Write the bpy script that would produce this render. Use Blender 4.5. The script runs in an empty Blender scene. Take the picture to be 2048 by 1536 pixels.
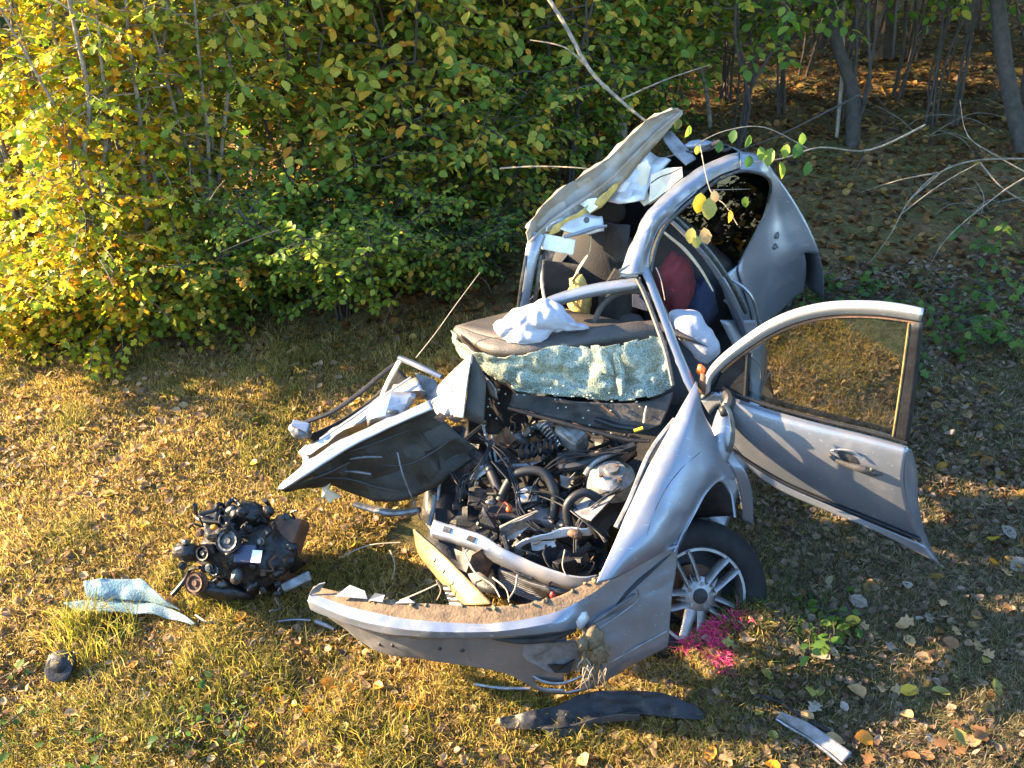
import bpy, bmesh, math, random
import numpy as np
from mathutils import Vector, Matrix, noise
R = math.radians
random.seed(7)
scene = bpy.context.scene
COL = scene.collection

# ------------------------------------------------------------------ camera, sky, sun, exposure
PITCH = R(27); FPX = 2100.0                      # focal length in pixels of a 2048 wide picture
CAM = Vector((0, 0, 3.1))
cd = bpy.data.cameras.new('camera'); cam = bpy.data.objects.new('camera', cd); COL.objects.link(cam)
cd.sensor_width = 36; cd.lens = 36 * FPX / 2048; cd.clip_end = 500; cd.clip_start = .05
cam.location = CAM; cam.rotation_euler = (R(90) - PITCH, 0, 0)
scene.camera = cam
SUN_EL = R(19.5); SUN_DIR = Vector((1.0, -0.15, 0)).normalized()     # horizontal travel of the light
world = bpy.data.worlds.new('World'); scene.world = world; world.use_nodes = True
nt = world.node_tree
sky = nt.nodes.new('ShaderNodeTexSky'); sky.sky_type = 'NISHITA'; sky.sun_disc = False
sky.sun_elevation = SUN_EL; sky.sun_rotation = math.atan2(-SUN_DIR.x, -SUN_DIR.y)
sky.air_density = 1.2; sky.dust_density = .2; sky.ozone_density = 3.5
nt.links.new(sky.outputs[0], nt.nodes['Background'].inputs[0])
nt.nodes['Background'].inputs[1].default_value = 0.14
sl = bpy.data.lights.new('sun', 'SUN'); sun = bpy.data.objects.new('sun', sl); COL.objects.link(sun)
sl.energy = 5.0; sl.angle = R(.5); sl.color = (1.0, .73, .42)
ldir = Vector((SUN_DIR.x * math.cos(SUN_EL), SUN_DIR.y * math.cos(SUN_EL), -math.sin(SUN_EL)))
sun.rotation_euler = ldir.to_track_quat('-Z', 'Y').to_euler(); sun.location = (-8, 3, 6)
scene.view_settings.view_transform = 'Standard'; scene.view_settings.look = 'None'
scene.view_settings.exposure = 3.2; scene.view_settings.gamma = 1
scene.cycles.max_bounces = 7; scene.cycles.transparent_max_bounces = 12

# ------------------------------------------------------------------ frames of reference
FW = Vector((0, math.cos(PITCH), -math.sin(PITCH))); UP = Vector((0, math.sin(PITCH), math.cos(PITCH))); RT = Vector((1, 0, 0))
def ray(px, py): return FW + RT * ((px - 1024) / FPX) - UP * ((py - 768) / FPX)
def D(px, py, d): return CAM + ray(px, py) * d
HUB = Vector((.80034, 3.57307, .26652)); RHUB = Vector((1.79258, 5.90828, .82973))      # front and rear left hubs of the wreck
AX = (RHUB - HUB).normalized()                                  # towards the tail
NN = (Vector((0, 0, 1)) - AX * AX.z).normalized()               # car up
WW = AX.cross(NN)                                               # car left
ORG = HUB - NN * .30
def K(a, s, t): return ORG + AX * a + WW * s + NN * t           # a point in the car's own metres
def S(px, py, t):                                               # sight line met at height t above the car's ground plane
    r = ray(px, py); return CAM + r * ((t - (CAM - ORG).dot(NN)) / r.dot(NN))
def sm(a, b, x):
    x = np.clip((x - a) / (b - a), 0, 1); return x * x * (3 - 2 * x)
def gz(x, y):                                                   # the terrain
    x = np.asarray(x, float); y = np.asarray(y, float)
    sl1 = 3.63
    def prof(v):
        z = .2043 * (np.clip(v, 2.7, 7.0) - sl1)
        z = z + .125 * np.clip(v - 7.0, 0, 60)
        z = z - .08 * np.clip(2.7 - v, 0, .4)
        z = z + np.clip(.72 * (2.3 - v), 0, 1.66)
        z = z - np.clip(.3 * (-7 - v), 0, 2)
        return z
    z = (prof(y - .25) + 2 * prof(y) + prof(y + .25)) / 4
    k = sm(1.2, 2.6, y)
    z = z - .026 + k * .0868 * (5 * np.tanh((x - .826) / 5))
    und = .018 * np.sin(2.1 * x + 1.3 * y) + .014 * np.sin(4.7 * x - 3.1 * y + 1) + .010 * np.sin(7.9 * x + 6.3 * y) + .03 * np.sin(.9 * y + 1.7 * x + 2) * sm(6, 8, y)
    mound = .12 * np.exp(-((x - 1.0) ** 2 / .07 + (y - 3.56) ** 2 / .05))                   # earth pushed up against the front wheel
    return z + und * sm(1.0, 2.4, y) + mound
def gzf(x, y): return float(gz(x, y))
def G(px, py, h=0):                                             # sight line met with the ground
    r = ray(px, py); d = 2.0
    while d < 60:
        p = CAM + r * d
        if p.z < gzf(p.x, p.y) + h: break
        d += .04
    for k in range(8):
        d -= .005; p = CAM + r * d
        if p.z > gzf(p.x, p.y) + h: break
    return p

# ------------------------------------------------------------------ materials
def nm(name):
    m = bpy.data.materials.new(name); m.use_nodes = True
    t = m.node_tree; return m, t, t.nodes['Principled BSDF'], t.nodes['Material Output']
def N(t, kind, **kw):
    n = t.nodes.new('ShaderNode' + kind)
    for k, v in kw.items():
        if k in n.inputs.keys(): n.inputs[k].default_value = v
        else: setattr(n, k, v)
    return n
def ramp(t, fac, stops, const=False):
    r = t.nodes.new('ShaderNodeValToRGB'); e = r.color_ramp.elements
    while len(e) < len(stops): e.new(.5)
    for q, (p, c) in zip(e, stops): q.position = p; q.color = (*c, 1) if len(c) == 3 else c
    if const: r.color_ramp.interpolation = 'CONSTANT'
    t.links.new(fac, r.inputs[0]); return r
def mix(t, fac, a, b):
    m = t.nodes.new('ShaderNodeMix'); m.data_type = 'RGBA'
    for s, v in ((0, fac), (6, a), (7, b)):
        if isinstance(v, (int, float)): m.inputs[s].default_value = v
        elif isinstance(v, tuple): m.inputs[s].default_value = (*v, 1)
        else: t.links.new(v, m.inputs[s])
    return m.outputs[2]
def coords(t, scale=1.0):
    tc = N(t, 'TexCoord'); return tc.outputs['Object']
def plain(name, col, rough=.6, metal=0., col2=None, sc=8., bump=0., bsc=30., coat=0., spec=.5):
    m, t, b, o = nm(name); co = coords(t)
    b.inputs['Roughness'].default_value = rough; b.inputs['Metallic'].default_value = metal
    b.inputs['Coat Weight'].default_value = coat; b.inputs['Specular IOR Level'].default_value = spec
    n1 = N(t, 'TexNoise', Scale=sc, Detail=6.0, Roughness=.65); t.links.new(co, n1.inputs['Vector'])
    c2 = col2 or tuple(c * .7 for c in col)
    r = ramp(t, n1.outputs[0], [(.35, c2), (.62, col)]); t.links.new(r.outputs[0], b.inputs['Base Color'])
    if bump:
        n2 = N(t, 'TexNoise', Scale=bsc, Detail=5.0); t.links.new(co, n2.inputs['Vector'])
        bp = N(t, 'Bump', Strength=bump, Distance=.01); t.links.new(n2.outputs[0], bp.inputs['Height']); t.links.new(bp.outputs[0], b.inputs['Normal'])
    return m
def paint(name, dirt=.25, col=(.155, .172, .205), dirtcol=(.16, .11, .06), rough=.40):
    m, t, b, o = nm(name); co = coords(t)
    n1 = N(t, 'TexNoise', Scale=5.0, Detail=9.0, Roughness=.72); t.links.new(co, n1.inputs['Vector'])
    r = ramp(t, n1.outputs[0], [(.62 - dirt * .6, (0, 0, 0)), (.80 - dirt * .35, (1, 1, 1))])
    fl = N(t, 'TexNoise', Scale=1400.0, Detail=1.0); t.links.new(co, fl.inputs['Vector'])
    base = mix(t, fl.outputs[0], tuple(c * .8 for c in col), tuple(min(1, c * 1.2) for c in col))
    sp = N(t, 'TexNoise', Scale=60.0, Detail=4.0, Roughness=.8); t.links.new(co, sp.inputs['Vector'])
    spr = ramp(t, sp.outputs[0], [(.64, (0, 0, 0)), (.70, (1, 1, 1))])
    f1 = N(t, 'Math', operation='MULTIPLY'); t.links.new(r.outputs[0], f1.inputs[0]); f1.inputs[1].default_value = min(.9, dirt * 2)
    f2 = N(t, 'Math', operation='MULTIPLY_ADD'); t.links.new(spr.outputs[0], f2.inputs[0]); f2.inputs[1].default_value = dirt; t.links.new(f1.outputs[0], f2.inputs[2]); f2.use_clamp = True
    mpn = N(t, 'Mapping'); mpn.inputs['Scale'].default_value = (4, 90, 40); mpn.inputs['Rotation'].default_value = (.4, .3, .7); t.links.new(co, mpn.inputs[0])
    sn = N(t, 'TexNoise', Scale=2.0, Detail=3.0, Roughness=.6); t.links.new(mpn.outputs[0], sn.inputs['Vector'])
    sr = ramp(t, sn.outputs[0], [(.66, (0, 0, 0)), (.69, (1, 1, 1))])
    base = mix(t, sr.outputs[0], base, tuple(min(1, c * 1.9) for c in col))
    t.links.new(mix(t, f2.outputs[0], base, dirtcol), b.inputs['Base Color'])
    mr = N(t, 'MapRange'); t.links.new(f2.outputs[0], mr.inputs[0]); mr.inputs[3].default_value = .6; mr.inputs[4].default_value = .0
    t.links.new(mr.outputs[0], b.inputs['Metallic'])
    mr2 = N(t, 'MapRange'); t.links.new(f2.outputs[0], mr2.inputs[0]); mr2.inputs[3].default_value = rough; mr2.inputs[4].default_value = .8
    t.links.new(mr2.outputs[0], b.inputs['Roughness'])
    b.inputs['Coat Weight'].default_value = .45; b.inputs['Coat Roughness'].default_value = .16
    wv = N(t, 'TexNoise', Scale=3.0, Detail=3.0); t.links.new(co, wv.inputs['Vector'])
    bp = N(t, 'Bump', Strength=.12, Distance=.05); t.links.new(wv.outputs[0], bp.inputs['Height']); t.links.new(bp.outputs[0], b.inputs['Normal'])
    return m
def leafmat(name, stops, per='island', trans=.62, rough=.5):
    m, t, b, o = nm(name)
    if per == 'island': src = N(t, 'NewGeometry').outputs['Random Per Island']
    else: src = N(t, 'ObjectInfo').outputs['Random']
    r = ramp(t, src, stops); co = coords(t)
    n1 = N(t, 'TexNoise', Scale=25.0, Detail=4.0); t.links.new(co, n1.inputs['Vector'])
    r2 = ramp(t, n1.outputs[0], [(.3, (.62, .60, .55)), (.65, (1.08, 1.05, 1.0))])
    mm = t.nodes.new('ShaderNodeMix'); mm.data_type = 'RGBA'; mm.blend_type = 'MULTIPLY'; mm.inputs[0].default_value = 1
    t.links.new(r.outputs[0], mm.inputs[6]); t.links.new(r2.outputs[0], mm.inputs[7])
    t.links.new(mm.outputs[2], b.inputs['Base Color']); b.inputs['Roughness'].default_value = rough; b.inputs['Specular IOR Level'].default_value = .35
    tr = N(t, 'BsdfTranslucent'); t.links.new(mm.outputs[2], tr.inputs[0])
    ms = N(t, 'MixShader'); ms.inputs[0].default_value = trans
    t.links.new(b.outputs[0], ms.inputs[1]); t.links.new(tr.outputs[0], ms.inputs[2]); t.links.new(ms.outputs[0], o.inputs[0])
    return m
def shatter_mat(name, tint, white, alpha, warm):
    m, t, b, o = nm(name); co = coords(t)
    v = N(t, 'TexVoronoi', feature='DISTANCE_TO_EDGE', Scale=105.0); t.links.new(co, v.inputs['Vector'])
    r = ramp(t, v.outputs[0], [(.0, (.55, .55, .55)), (.10, (0, 0, 0))])
    vb = N(t, 'TexVoronoi', feature='DISTANCE_TO_EDGE', Scale=34.0); t.links.new(co, vb.inputs['Vector'])
    rb = ramp(t, vb.outputs[0], [(.0, (.7, .7, .7)), (.03, (0, 0, 0))])
    n1 = N(t, 'TexNoise', Scale=20.0, Detail=9.0, Roughness=.8); t.links.new(co, n1.inputs['Vector'])
    n5 = N(t, 'TexNoise', Scale=5.0, Detail=3.0); t.links.new(co, n5.inputs['Vector']); r5 = ramp(t, n5.outputs[0], [(.42, tint), (.62, warm)])
    r1 = ramp(t, n1.outputs[0], [(.50, (0, 0, 0)), (.72, (1, 1, 1))])
    f = N(t, 'Math', operation='MAXIMUM'); t.links.new(r.outputs[0], f.inputs[0]); t.links.new(r1.outputs[0], f.inputs[1])
    f3 = N(t, 'Math', operation='MAXIMUM'); t.links.new(f.outputs[0], f3.inputs[0]); t.links.new(rb.outputs[0], f3.inputs[1])
    g = N(t, 'Math', operation='MULTIPLY'); t.links.new(f3.outputs[0], g.inputs[0]); g.inputs[1].default_value = white
    t.links.new(mix(t, g.outputs[0], r5.outputs[0], (.50, .54, .46)), b.inputs['Base Color'])
    b.inputs['Roughness'].default_value = .22
    mr = N(t, 'MapRange'); t.links.new(g.outputs[0], mr.inputs[0]); mr.inputs[3].default_value = alpha; mr.inputs[4].default_value = 1.0; t.links.new(mr.outputs[0], b.inputs['Alpha'])
    v2 = N(t, 'TexVoronoi', feature='F1', Scale=105.0); t.links.new(co, v2.inputs['Vector'])
    bp = N(t, 'Bump', Strength=.3, Distance=.006); t.links.new(v2.outputs['Distance'], bp.inputs['Height']); t.links.new(bp.outputs[0], b.inputs['Normal'])
    return m
M = {}
M['paint'] = paint('silver_paint', .23)
M['paint_dirty'] = paint('silver_paint_dirty', .34)
M['paint_inner'] = paint('silver_inner_paint', .22, rough=.4)
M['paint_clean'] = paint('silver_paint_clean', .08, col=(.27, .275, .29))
M['bonnet_under'] = plain('bonnet_underside', (.034, .027, .018), .6, .1, (.012, .010, .007), 7, .4, 40)
M['roof_dirty'] = plain('dirty_roof_paint', (.25, .225, .20), .5, .25, (.17, .12, .07), 5, .2, 30)
M['ledge'] = plain('muddy_bumper_ledge', (.135, .085, .045), .9, 0, (.06, .04, .022), 26, .5, 80)
M['strip'] = plain('grey_rubbing_strip', (.13, .125, .125), .5, 0, (.07, .065, .06), 10)
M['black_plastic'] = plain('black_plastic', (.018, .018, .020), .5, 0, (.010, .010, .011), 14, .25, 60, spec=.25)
M['dusty_plastic'] = plain('dusty_black_plastic', (.05, .045, .04), .62, 0, (.016, .016, .017), 9, .3, 60, spec=.25)
M['dash'] = plain('dashboard_vinyl', (.045, .034, .026), .6, 0, (.022, .020, .019), 6, .35, 140)
M['rubber'] = plain('tyre_rubber', (.013, .013, .014), .7, 0, (.007, .007, .007), 20, .15, 80, spec=.2)
M['seal'] = plain('rubber_seal', (.012, .012, .012), .4, 0, (.05, .05, .045), 60)
M['alloy'] = plain('alloy_metal', (.27, .27, .28), .40, .7, (.15, .14, .13), 14)
M['dull_alloy'] = plain('dull_alloy', (.22, .22, .22), .5, .6, (.09, .08, .065), 18, .3, 50)
M['engine'] = plain('oily_cast_metal', (.035, .032, .030), .45, .5, (.010, .010, .009), 16, .6, 45)
M['engine_light'] = plain('cast_aluminium', (.09, .087, .082), .45, .6, (.03, .028, .025), 20, .5, 45)
M['rust'] = plain('rusty_steel', (.13, .062, .032), .75, .2, (.05, .03, .02), 15, .5, 60)
M['ochre'] = plain('muddy_ochre_steel', (.24, .165, .06), .6, .1, (.11, .07, .03), 14, .3, 50)
M['cable'] = plain('black_cable', (.014, .014, .015), .45, spec=.3)
M['grey_plastic'] = plain('grey_plastic', (.16, .16, .17), .55, 0, (.06, .055, .05), 12, .2, 60)
M['white_plastic'] = plain('white_plastic', (.62, .62, .62), .45, 0, (.38, .36, .33), 10)
M['pale_sheet'] = plain('pale_sheet_metal', (.50, .49, .50), .42, .35, (.34, .31, .28), 7, .2, 20)
M['cream'] = plain('cream_trim', (.60, .50, .36), .6, 0, (.42, .33, .22), 8)
M['foam'] = plain('yellow_foam', (.50, .33, .09), .9, 0, (.30, .2, .06), 18, .8, 70)
M['airbag'] = plain('airbag_cloth', (.27, .27, .30), .9, 0, (.21, .21, .24), 6, .6, 22)
M['seat'] = plain('dark_seat_fabric', (.022, .021, .023), .9, 0, (.02, .02, .021), 22, .4, 160)
M['trim'] = plain('dark_trim', (.026, .025, .025), .8, 0, (.014, .013, .013), 10, .3, 80, spec=.25)
M['red_cloth'] = plain('dark_red_cloth', (.11, .010, .015), .9, 0, (.05, .005, .008), 9, 1.0, 16)
M['blue_cloth'] = plain('dark_blue_cloth', (.008, .014, .040), .9, 0, (.004, .008, .02), 9, 1.0, 16)
M['orange_lamp'] = plain('orange_lamp', (.75, .13, .02), .25)
M['red_plastic'] = plain('red_plastic', (.5, .04, .03), .4)
M['paper'] = plain('white_label', (.72, .74, .78), .5, 0, (.6, .62, .66), 30)
M['bark'] = plain('grey_bark', (.20, .165, .12), .9, 0, (.085, .068, .048), 22, .8, 40)
M['dark_bark'] = plain('dark_bark', (.045, .036, .028), .9, 0, (.022, .018, .014), 18, .8, 40)
M['pale_twig'] = plain('pale_twig', (.27, .22, .16), .85, 0, (.15, .115, .08), 22)
M['soil_clump'] = plain('soil_clump', (.16, .11, .055), 1, 0, (.06, .042, .024), 22, 1, 50)
M['asphalt'] = plain('asphalt', (.055, .055, .056), .85, 0, (.035, .035, .036), 60, .5, 200)
M['road_line'] = plain('road_paint', (.7, .7, .68), .6)
M['radiator'] = plain('radiator_core', (.02, .02, .022), .5, .4, (.06, .055, .05), 40)
M['shatter_green'] = shatter_mat('shattered_windscreen', (.08, .12, .10), .85, .6, (.17, .165, .085))
M['shatter_blue'] = shatter_mat('shattered_side_glass', (.07, .155, .19), .55, .75, (.14, .19, .18))
M['pink'] = plain('pink_spray_paint', (.60, .03, .14), .7, 0, (.36, .02, .09), 60)
def glassmat(name, tint, refl, dust=1.0, ior=1.5, gloss=1.0):
    m, t, b, o = nm(name); t.nodes.remove(b)
    tr = N(t, 'BsdfTransparent'); tr.inputs[0].default_value = (*tint, 1)
    gl = N(t, 'BsdfGlossy'); gl.inputs['Roughness'].default_value = .012; gl.inputs[0].default_value = (.95, .97, .95, 1)
    fr = N(t, 'LayerWeight'); pw = N(t, 'Math', operation='POWER'); t.links.new(fr.outputs['Facing'], pw.inputs[0]); pw.inputs[1].default_value = 5 * ior / 1.5
    pm = N(t, 'Math', operation='MULTIPLY'); t.links.new(pw.outputs[0], pm.inputs[0]); pm.inputs[1].default_value = gloss
    ad = N(t, 'Math', operation='ADD'); ad.use_clamp = True; t.links.new(pm.outputs[0], ad.inputs[0]); ad.inputs[1].default_value = refl
    co = coords(t); n1 = N(t, 'TexNoise', Scale=14.0, Detail=8.0, Roughness=.75); t.links.new(co, n1.inputs['Vector'])
    df = N(t, 'BsdfDiffuse'); df.inputs[0].default_value = (.15, .155, .15, 1)
    dr = ramp(t, n1.outputs[0], [(.45, (.01 * dust,) * 3), (.75, (.10 * dust,) * 3)])
    ms = N(t, 'MixShader'); t.links.new(ad.outputs[0], ms.inputs[0]); t.links.new(tr.outputs[0], ms.inputs[1]); t.links.new(gl.outputs[0], ms.inputs[2])
    ms2 = N(t, 'MixShader'); t.links.new(dr.outputs[0], ms2.inputs[0]); t.links.new(ms.outputs[0], ms2.inputs[1]); t.links.new(df.outputs[0], ms2.inputs[2])
    t.links.new(ms2.outputs[0], o.inputs[0]); return m
M['door_glass'] = glassmat('door_glass', (.30, .32, .31), .30)
M['dark_glass'] = glassmat('dark_glass', (.03, .033, .036), .02, .12, 1.5, .12)
PAL = {
 'sun': [(0, (.13, .22, .015)), (.3, (.28, .36, .02)), (.62, (.52, .46, .025)), (.85, (.72, .46, .025)), (1, (.70, .28, .02))],
 'green': [(0, (.07, .16, .02)), (.45, (.13, .24, .03)), (.75, (.23, .31, .035)), (.93, (.44, .38, .04)), (1, (.55, .30, .03))],
 'hazel': [(0, (.12, .21, .025)), (.4, (.24, .31, .04)), (.68, (.46, .42, .06)), (.88, (.62, .42, .05)), (1, (.62, .25, .03))],
 'bush': [(0, (.10, .19, .02)), (.5, (.18, .28, .03)), (.85, (.30, .36, .04)), (1, (.50, .38, .04))],
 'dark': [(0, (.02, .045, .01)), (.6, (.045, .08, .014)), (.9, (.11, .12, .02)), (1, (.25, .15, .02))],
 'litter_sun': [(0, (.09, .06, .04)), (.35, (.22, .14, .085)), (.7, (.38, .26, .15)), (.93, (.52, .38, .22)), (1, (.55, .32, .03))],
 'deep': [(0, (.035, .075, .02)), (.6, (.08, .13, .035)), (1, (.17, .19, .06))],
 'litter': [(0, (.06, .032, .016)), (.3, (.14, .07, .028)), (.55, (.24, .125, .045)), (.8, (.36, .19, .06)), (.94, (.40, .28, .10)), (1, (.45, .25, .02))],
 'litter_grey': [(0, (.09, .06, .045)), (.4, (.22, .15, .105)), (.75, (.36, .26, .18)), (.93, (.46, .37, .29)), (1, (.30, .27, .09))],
 'straw': [(0, (.18, .14, .03)), (.2, (.33, .24, .055)), (.5, (.50, .35, .10)), (.85, (.64, .46, .16)), (1, (.30, .32, .06))],
 'grass': [(0, (.075, .105, .018)), (.4, (.16, .165, .035)), (.75, (.31, .26, .065)), (1, (.48, .36, .13))],
 'fresh': [(0, (.13, .16, .02)), (.5, (.28, .265, .04)), (1, (.46, .36, .09))],
 'shade': [(0, (.075, .105, .045)), (.4, (.17, .165, .085)), (.75, (.30, .25, .15)), (1, (.44, .36, .25))],
 'ground_plant': [(0, (.05, .14, .03)), (1, (.15, .24, .04))],
}
LM = {k: leafmat('leaf_' + k, v, 'island') for k, v in PAL.items()}
LO = {k: leafmat('single_leaf_' + k, v, 'object') for k, v in PAL.items()}
def onecol(name, c): return leafmat(name, [(0, tuple(x * .8 for x in c)), (1, tuple(min(1, x * 1.15) for x in c))], 'object', .3)
FL = {'yellow': onecol('yellow_leaf', (.52, .36, .025)), 'orange': onecol('orange_leaf', (.62, .25, .02)), 'brown': onecol('brown_leaf', (.20, .10, .04)),
      'tan': onecol('tan_leaf', (.42, .27, .13)), 'pale': onecol('pale_leaf', (.30, .25, .21)), 'olive': onecol('olive_leaf', (.26, .24, .06))}

# ------------------------------------------------------------------ object helpers
BASE = {}
def tag(o, label=None, cat=None, group=None, kind=None):
    if label: o['label'] = label
    if cat: o['category'] = cat
    if group: o['group'] = group
    if kind: o['kind'] = kind
    return o
def thing(name, label, cat, loc, group=None):
    o = bpy.data.objects.new(name, None); COL.objects.link(o); o.location = loc; o.empty_display_size = .1
    BASE[o] = Vector(loc); return tag(o, label, cat, group)
def link(name, me, parent, world_coords=True):
    o = bpy.data.objects.new(name, me); COL.objects.link(o)
    if parent is not None:
        o.parent = parent; b = BASE[parent]; BASE[o] = b
        if world_coords: me.transform(Matrix.Translation(-b))
    else: BASE[o] = Vector((0, 0, 0))
    return o
def finish(me, mats, smooth=True):
    for m in (mats if isinstance(mats, (list, tuple)) else [mats]): me.materials.append(M[m] if isinstance(m, str) else m)
    if smooth: me.shade_smooth() if hasattr(me, 'shade_smooth') else None
def pyd(name, vs, fs, mat, parent=None, smooth=True, solid=0, bevel=0):
    me = bpy.data.meshes.new(name); me.from_pydata([tuple(v) for v in vs], [], fs); finish(me, mat, smooth); me.update()
    if smooth: me.set_sharp_from_angle(angle=R(38))
    o = link(name, me, parent)
    if solid: s = o.modifiers.new('solid', 'SOLIDIFY'); s.thickness = solid; s.offset = 0
    if bevel: b = o.modifiers.new('bevel', 'BEVEL'); b.width = bevel; b.segments = 2; b.limit_method = 'ANGLE'
    return o
def cr(p, u):
    n = len(p) - 1; i = min(int(u), n - 1); f = u - i
    a, b, c, d = p[max(i - 1, 0)], p[i], p[i + 1], p[min(i + 2, n)]
    return .5 * ((2 * b) + (c - a) * f + (2 * a - 5 * b + 4 * c - d) * f * f + (3 * b - a - 3 * c + d) * f ** 3)
def lerp(p, u):
    n = len(p) - 1; i = min(int(u), n - 1); f = u - i; return p[i].lerp(p[i + 1], f)
def resample(p, k, curve=True):
    p = [Vector(q) for q in p]; n = (len(p) - 1) * k; return [(cr if curve else lerp)(p, i / k) for i in range(n + 1)]
def conv(pts, f): return [q if isinstance(q, Vector) else f(*q) for q in pts]
def loft(name, rows, mat, parent, ku=6, kv=4, cu=True, cv=True, solid=.004, crump=0, freq=6, f=S, holes=None, seed=0, matfn=None, ridge=0, rf=4, sharp=None):
    rows = [resample(conv(r, f), ku, cu) for r in rows]
    cols = [resample([r[j] for r in rows], kv, cv) for j in range(len(rows[0]))]
    nu, nv = len(cols), len(cols[0]); vs = [p for c in cols for p in c]
    if crump or ridge:
        nr = []
        for i in range(nu):
            for j in range(nv):
                a = cols[min(i + 1, nu - 1)][j] - cols[max(i - 1, 0)][j]; b = cols[i][min(j + 1, nv - 1)] - cols[i][max(j - 1, 0)]
                c = a.cross(b); nr.append(c.normalized() if c.length > 1e-9 else NN)
        off = Vector((seed * 3.7, seed * 1.3, 0))
        vs = [p + q * (crump * (noise.noise(p * freq + off) + .5 * noise.noise(p * freq * 2.3 + off)) + ridge * (.5 - 2 * abs(noise.noise(p * rf + off)) - abs(noise.noise(p * rf * 2.1 + off)))) for p, q in zip(vs, nr)]
    fs = []; mi = []
    for i in range(nu - 1):
        for j in range(nv - 1):
            u, v = (i + .5) / (nu - 1), (j + .5) / (nv - 1)
            if holes and holes(u, v): continue
            fs.append((i * nv + j, (i + 1) * nv + j, (i + 1) * nv + j + 1, i * nv + j + 1)); mi.append(matfn(u, v) if matfn else 0)
    o = pyd(name, vs, fs, mat, parent, True, solid)
    if matfn: o.data.polygons.foreach_set('material_index', mi)
    if sharp: o.data.set_sharp_from_angle(angle=R(sharp))
    return o
def tube(name, pts, rad, mat, parent, k=5, seg=8, f=S, flat=1.0, curve=True, cap=True):
    p = resample(conv(pts, f), k, curve); n = len(p); vs = []; fs = []
    if not isinstance(rad, (list, tuple)): rad = [rad, rad]
    rr = [Vector((r, 0, 0)) for r in rad]; prev = None
    for i, q in enumerate(p):
        d = (p[min(i + 1, n - 1)] - p[max(i - 1, 0)]).normalized()
        a = (prev - d * prev.dot(d)) if prev is not None else d.cross(Vector((.31, .2, .93)))
        if a.length < 1e-5: a = d.orthogonal()
        a.normalize(); prev = a; b = d.cross(a); r = lerp(rr, i / (n - 1) * (len(rr) - 1)).x
        for s in range(seg):
            t = 2 * math.pi * s / seg; vs.append(q + a * (r * math.cos(t)) + b * (r * flat * math.sin(t)))
    for i in range(n - 1):
        for s in range(seg): fs.append((i * seg + s, i * seg + (s + 1) % seg, (i + 1) * seg + (s + 1) % seg, (i + 1) * seg + s))
    if cap: fs += [tuple(reversed(range(seg))), tuple(range((n - 1) * seg, n * seg))]
    if name is None: return vs, fs
    return pyd(name, vs, fs, mat, parent, True)
def plate(name, pts, mat, parent, thick=.006, f=S, smooth=False, bevel=0):
    p = conv(pts, f); return pyd(name, p, [tuple(range(len(p)))], mat, parent, smooth, thick, bevel)
def frame(z, x=None):
    z = z.normalized(); x = (x or Vector((1, 0, 0))); x = (x - z * x.dot(z))
    x = x.normalized() if x.length > 1e-4 else z.orthogonal().normalized()
    y = z.cross(x); return Matrix((x, y, z)).transposed().to_4x4()
def obox(name, c, rot, size, mat, parent, bevel=.008, jit=0):
    bm = bmesh.new(); bmesh.ops.create_cube(bm, size=1)
    for v in bm.verts:
        v.co = Vector((v.co.x * size[0], v.co.y * size[1], v.co.z * size[2]))
        if jit: v.co += Vector([random.uniform(-jit, jit) for _ in range(3)])
    if bevel: bmesh.ops.bevel(bm, geom=bm.edges[:], offset=min(bevel, min(size) * .3), segments=2, affect='EDGES', profile=.5)
    bm.transform(Matrix.Translation(c) @ rot); me = bpy.data.meshes.new(name); bm.to_mesh(me); bm.free(); finish(me, mat, False)
    return link(name, me, parent)
def lathe(name, c, rot, prof, mat, parent, seg=28):
    vs = []; fs = []; n = len(prof)
    for s in range(seg):
        t = 2 * math.pi * s / seg
        for r, z in prof: vs.append((Matrix.Translation(c) @ rot) @ Vector((r * math.cos(t), r * math.sin(t), z)))
    for s in range(seg):
        for i in range(n - 1): fs.append((s * n + i, ((s + 1) % seg) * n + i, ((s + 1) % seg) * n + i + 1, s * n + i + 1))
    return pyd(name, vs, fs, mat, parent, True)
def lump(name, c, rot, size, mat, parent, sub=3, amp=.25, freq=3, seed=0, fold=0):
    bm = bmesh.new(); bmesh.ops.create_icosphere(bm, subdivisions=sub, radius=1)
    o = Vector((seed * 5.1, seed * 2.7, seed))
    for v in bm.verts:
        k = 1 + amp * noise.noise(v.co * freq + o) + amp * .5 * noise.noise(v.co * freq * 2.2 + o)
        if fold: k += fold * (abs(noise.noise(v.co * 2.6 + o)) * 2 - .5)
        v.co = v.co * k
        v.co = Vector((v.co.x * size[0], v.co.y * size[1], v.co.z * size[2]))
    bm.transform(Matrix.Translation(c) @ rot); me = bpy.data.meshes.new(name); bm.to_mesh(me); bm.free(); finish(me, mat, True)
    return link(name, me, parent)
from mathutils.bvhtree import BVHTree
_bvh = {}
def on(obj, px, py, off=.004):                                  # the point of a panel seen along a sight line, lifted a little off its face
    if obj not in _bvh: _bvh[obj] = BVHTree.FromPolygons([v.co + BASE[obj] for v in obj.data.vertices], [tuple(p.vertices) for p in obj.data.polygons])
    r = ray(px, py).normalized(); h = _bvh[obj].ray_cast(CAM, r)[0]
    if h is None:
        h = min((_bvh[obj].find_nearest(CAM + r * d)[0] for d in np.linspace(3.6, 6.5, 30)), key=lambda q: ((q - CAM) - r * (q - CAM).dot(r)).length)
    return h - r * off
CR = Matrix((AX, WW, NN)).transposed().to_4x4()                 # car-aligned rotation (x tail, y left, z up)
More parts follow.
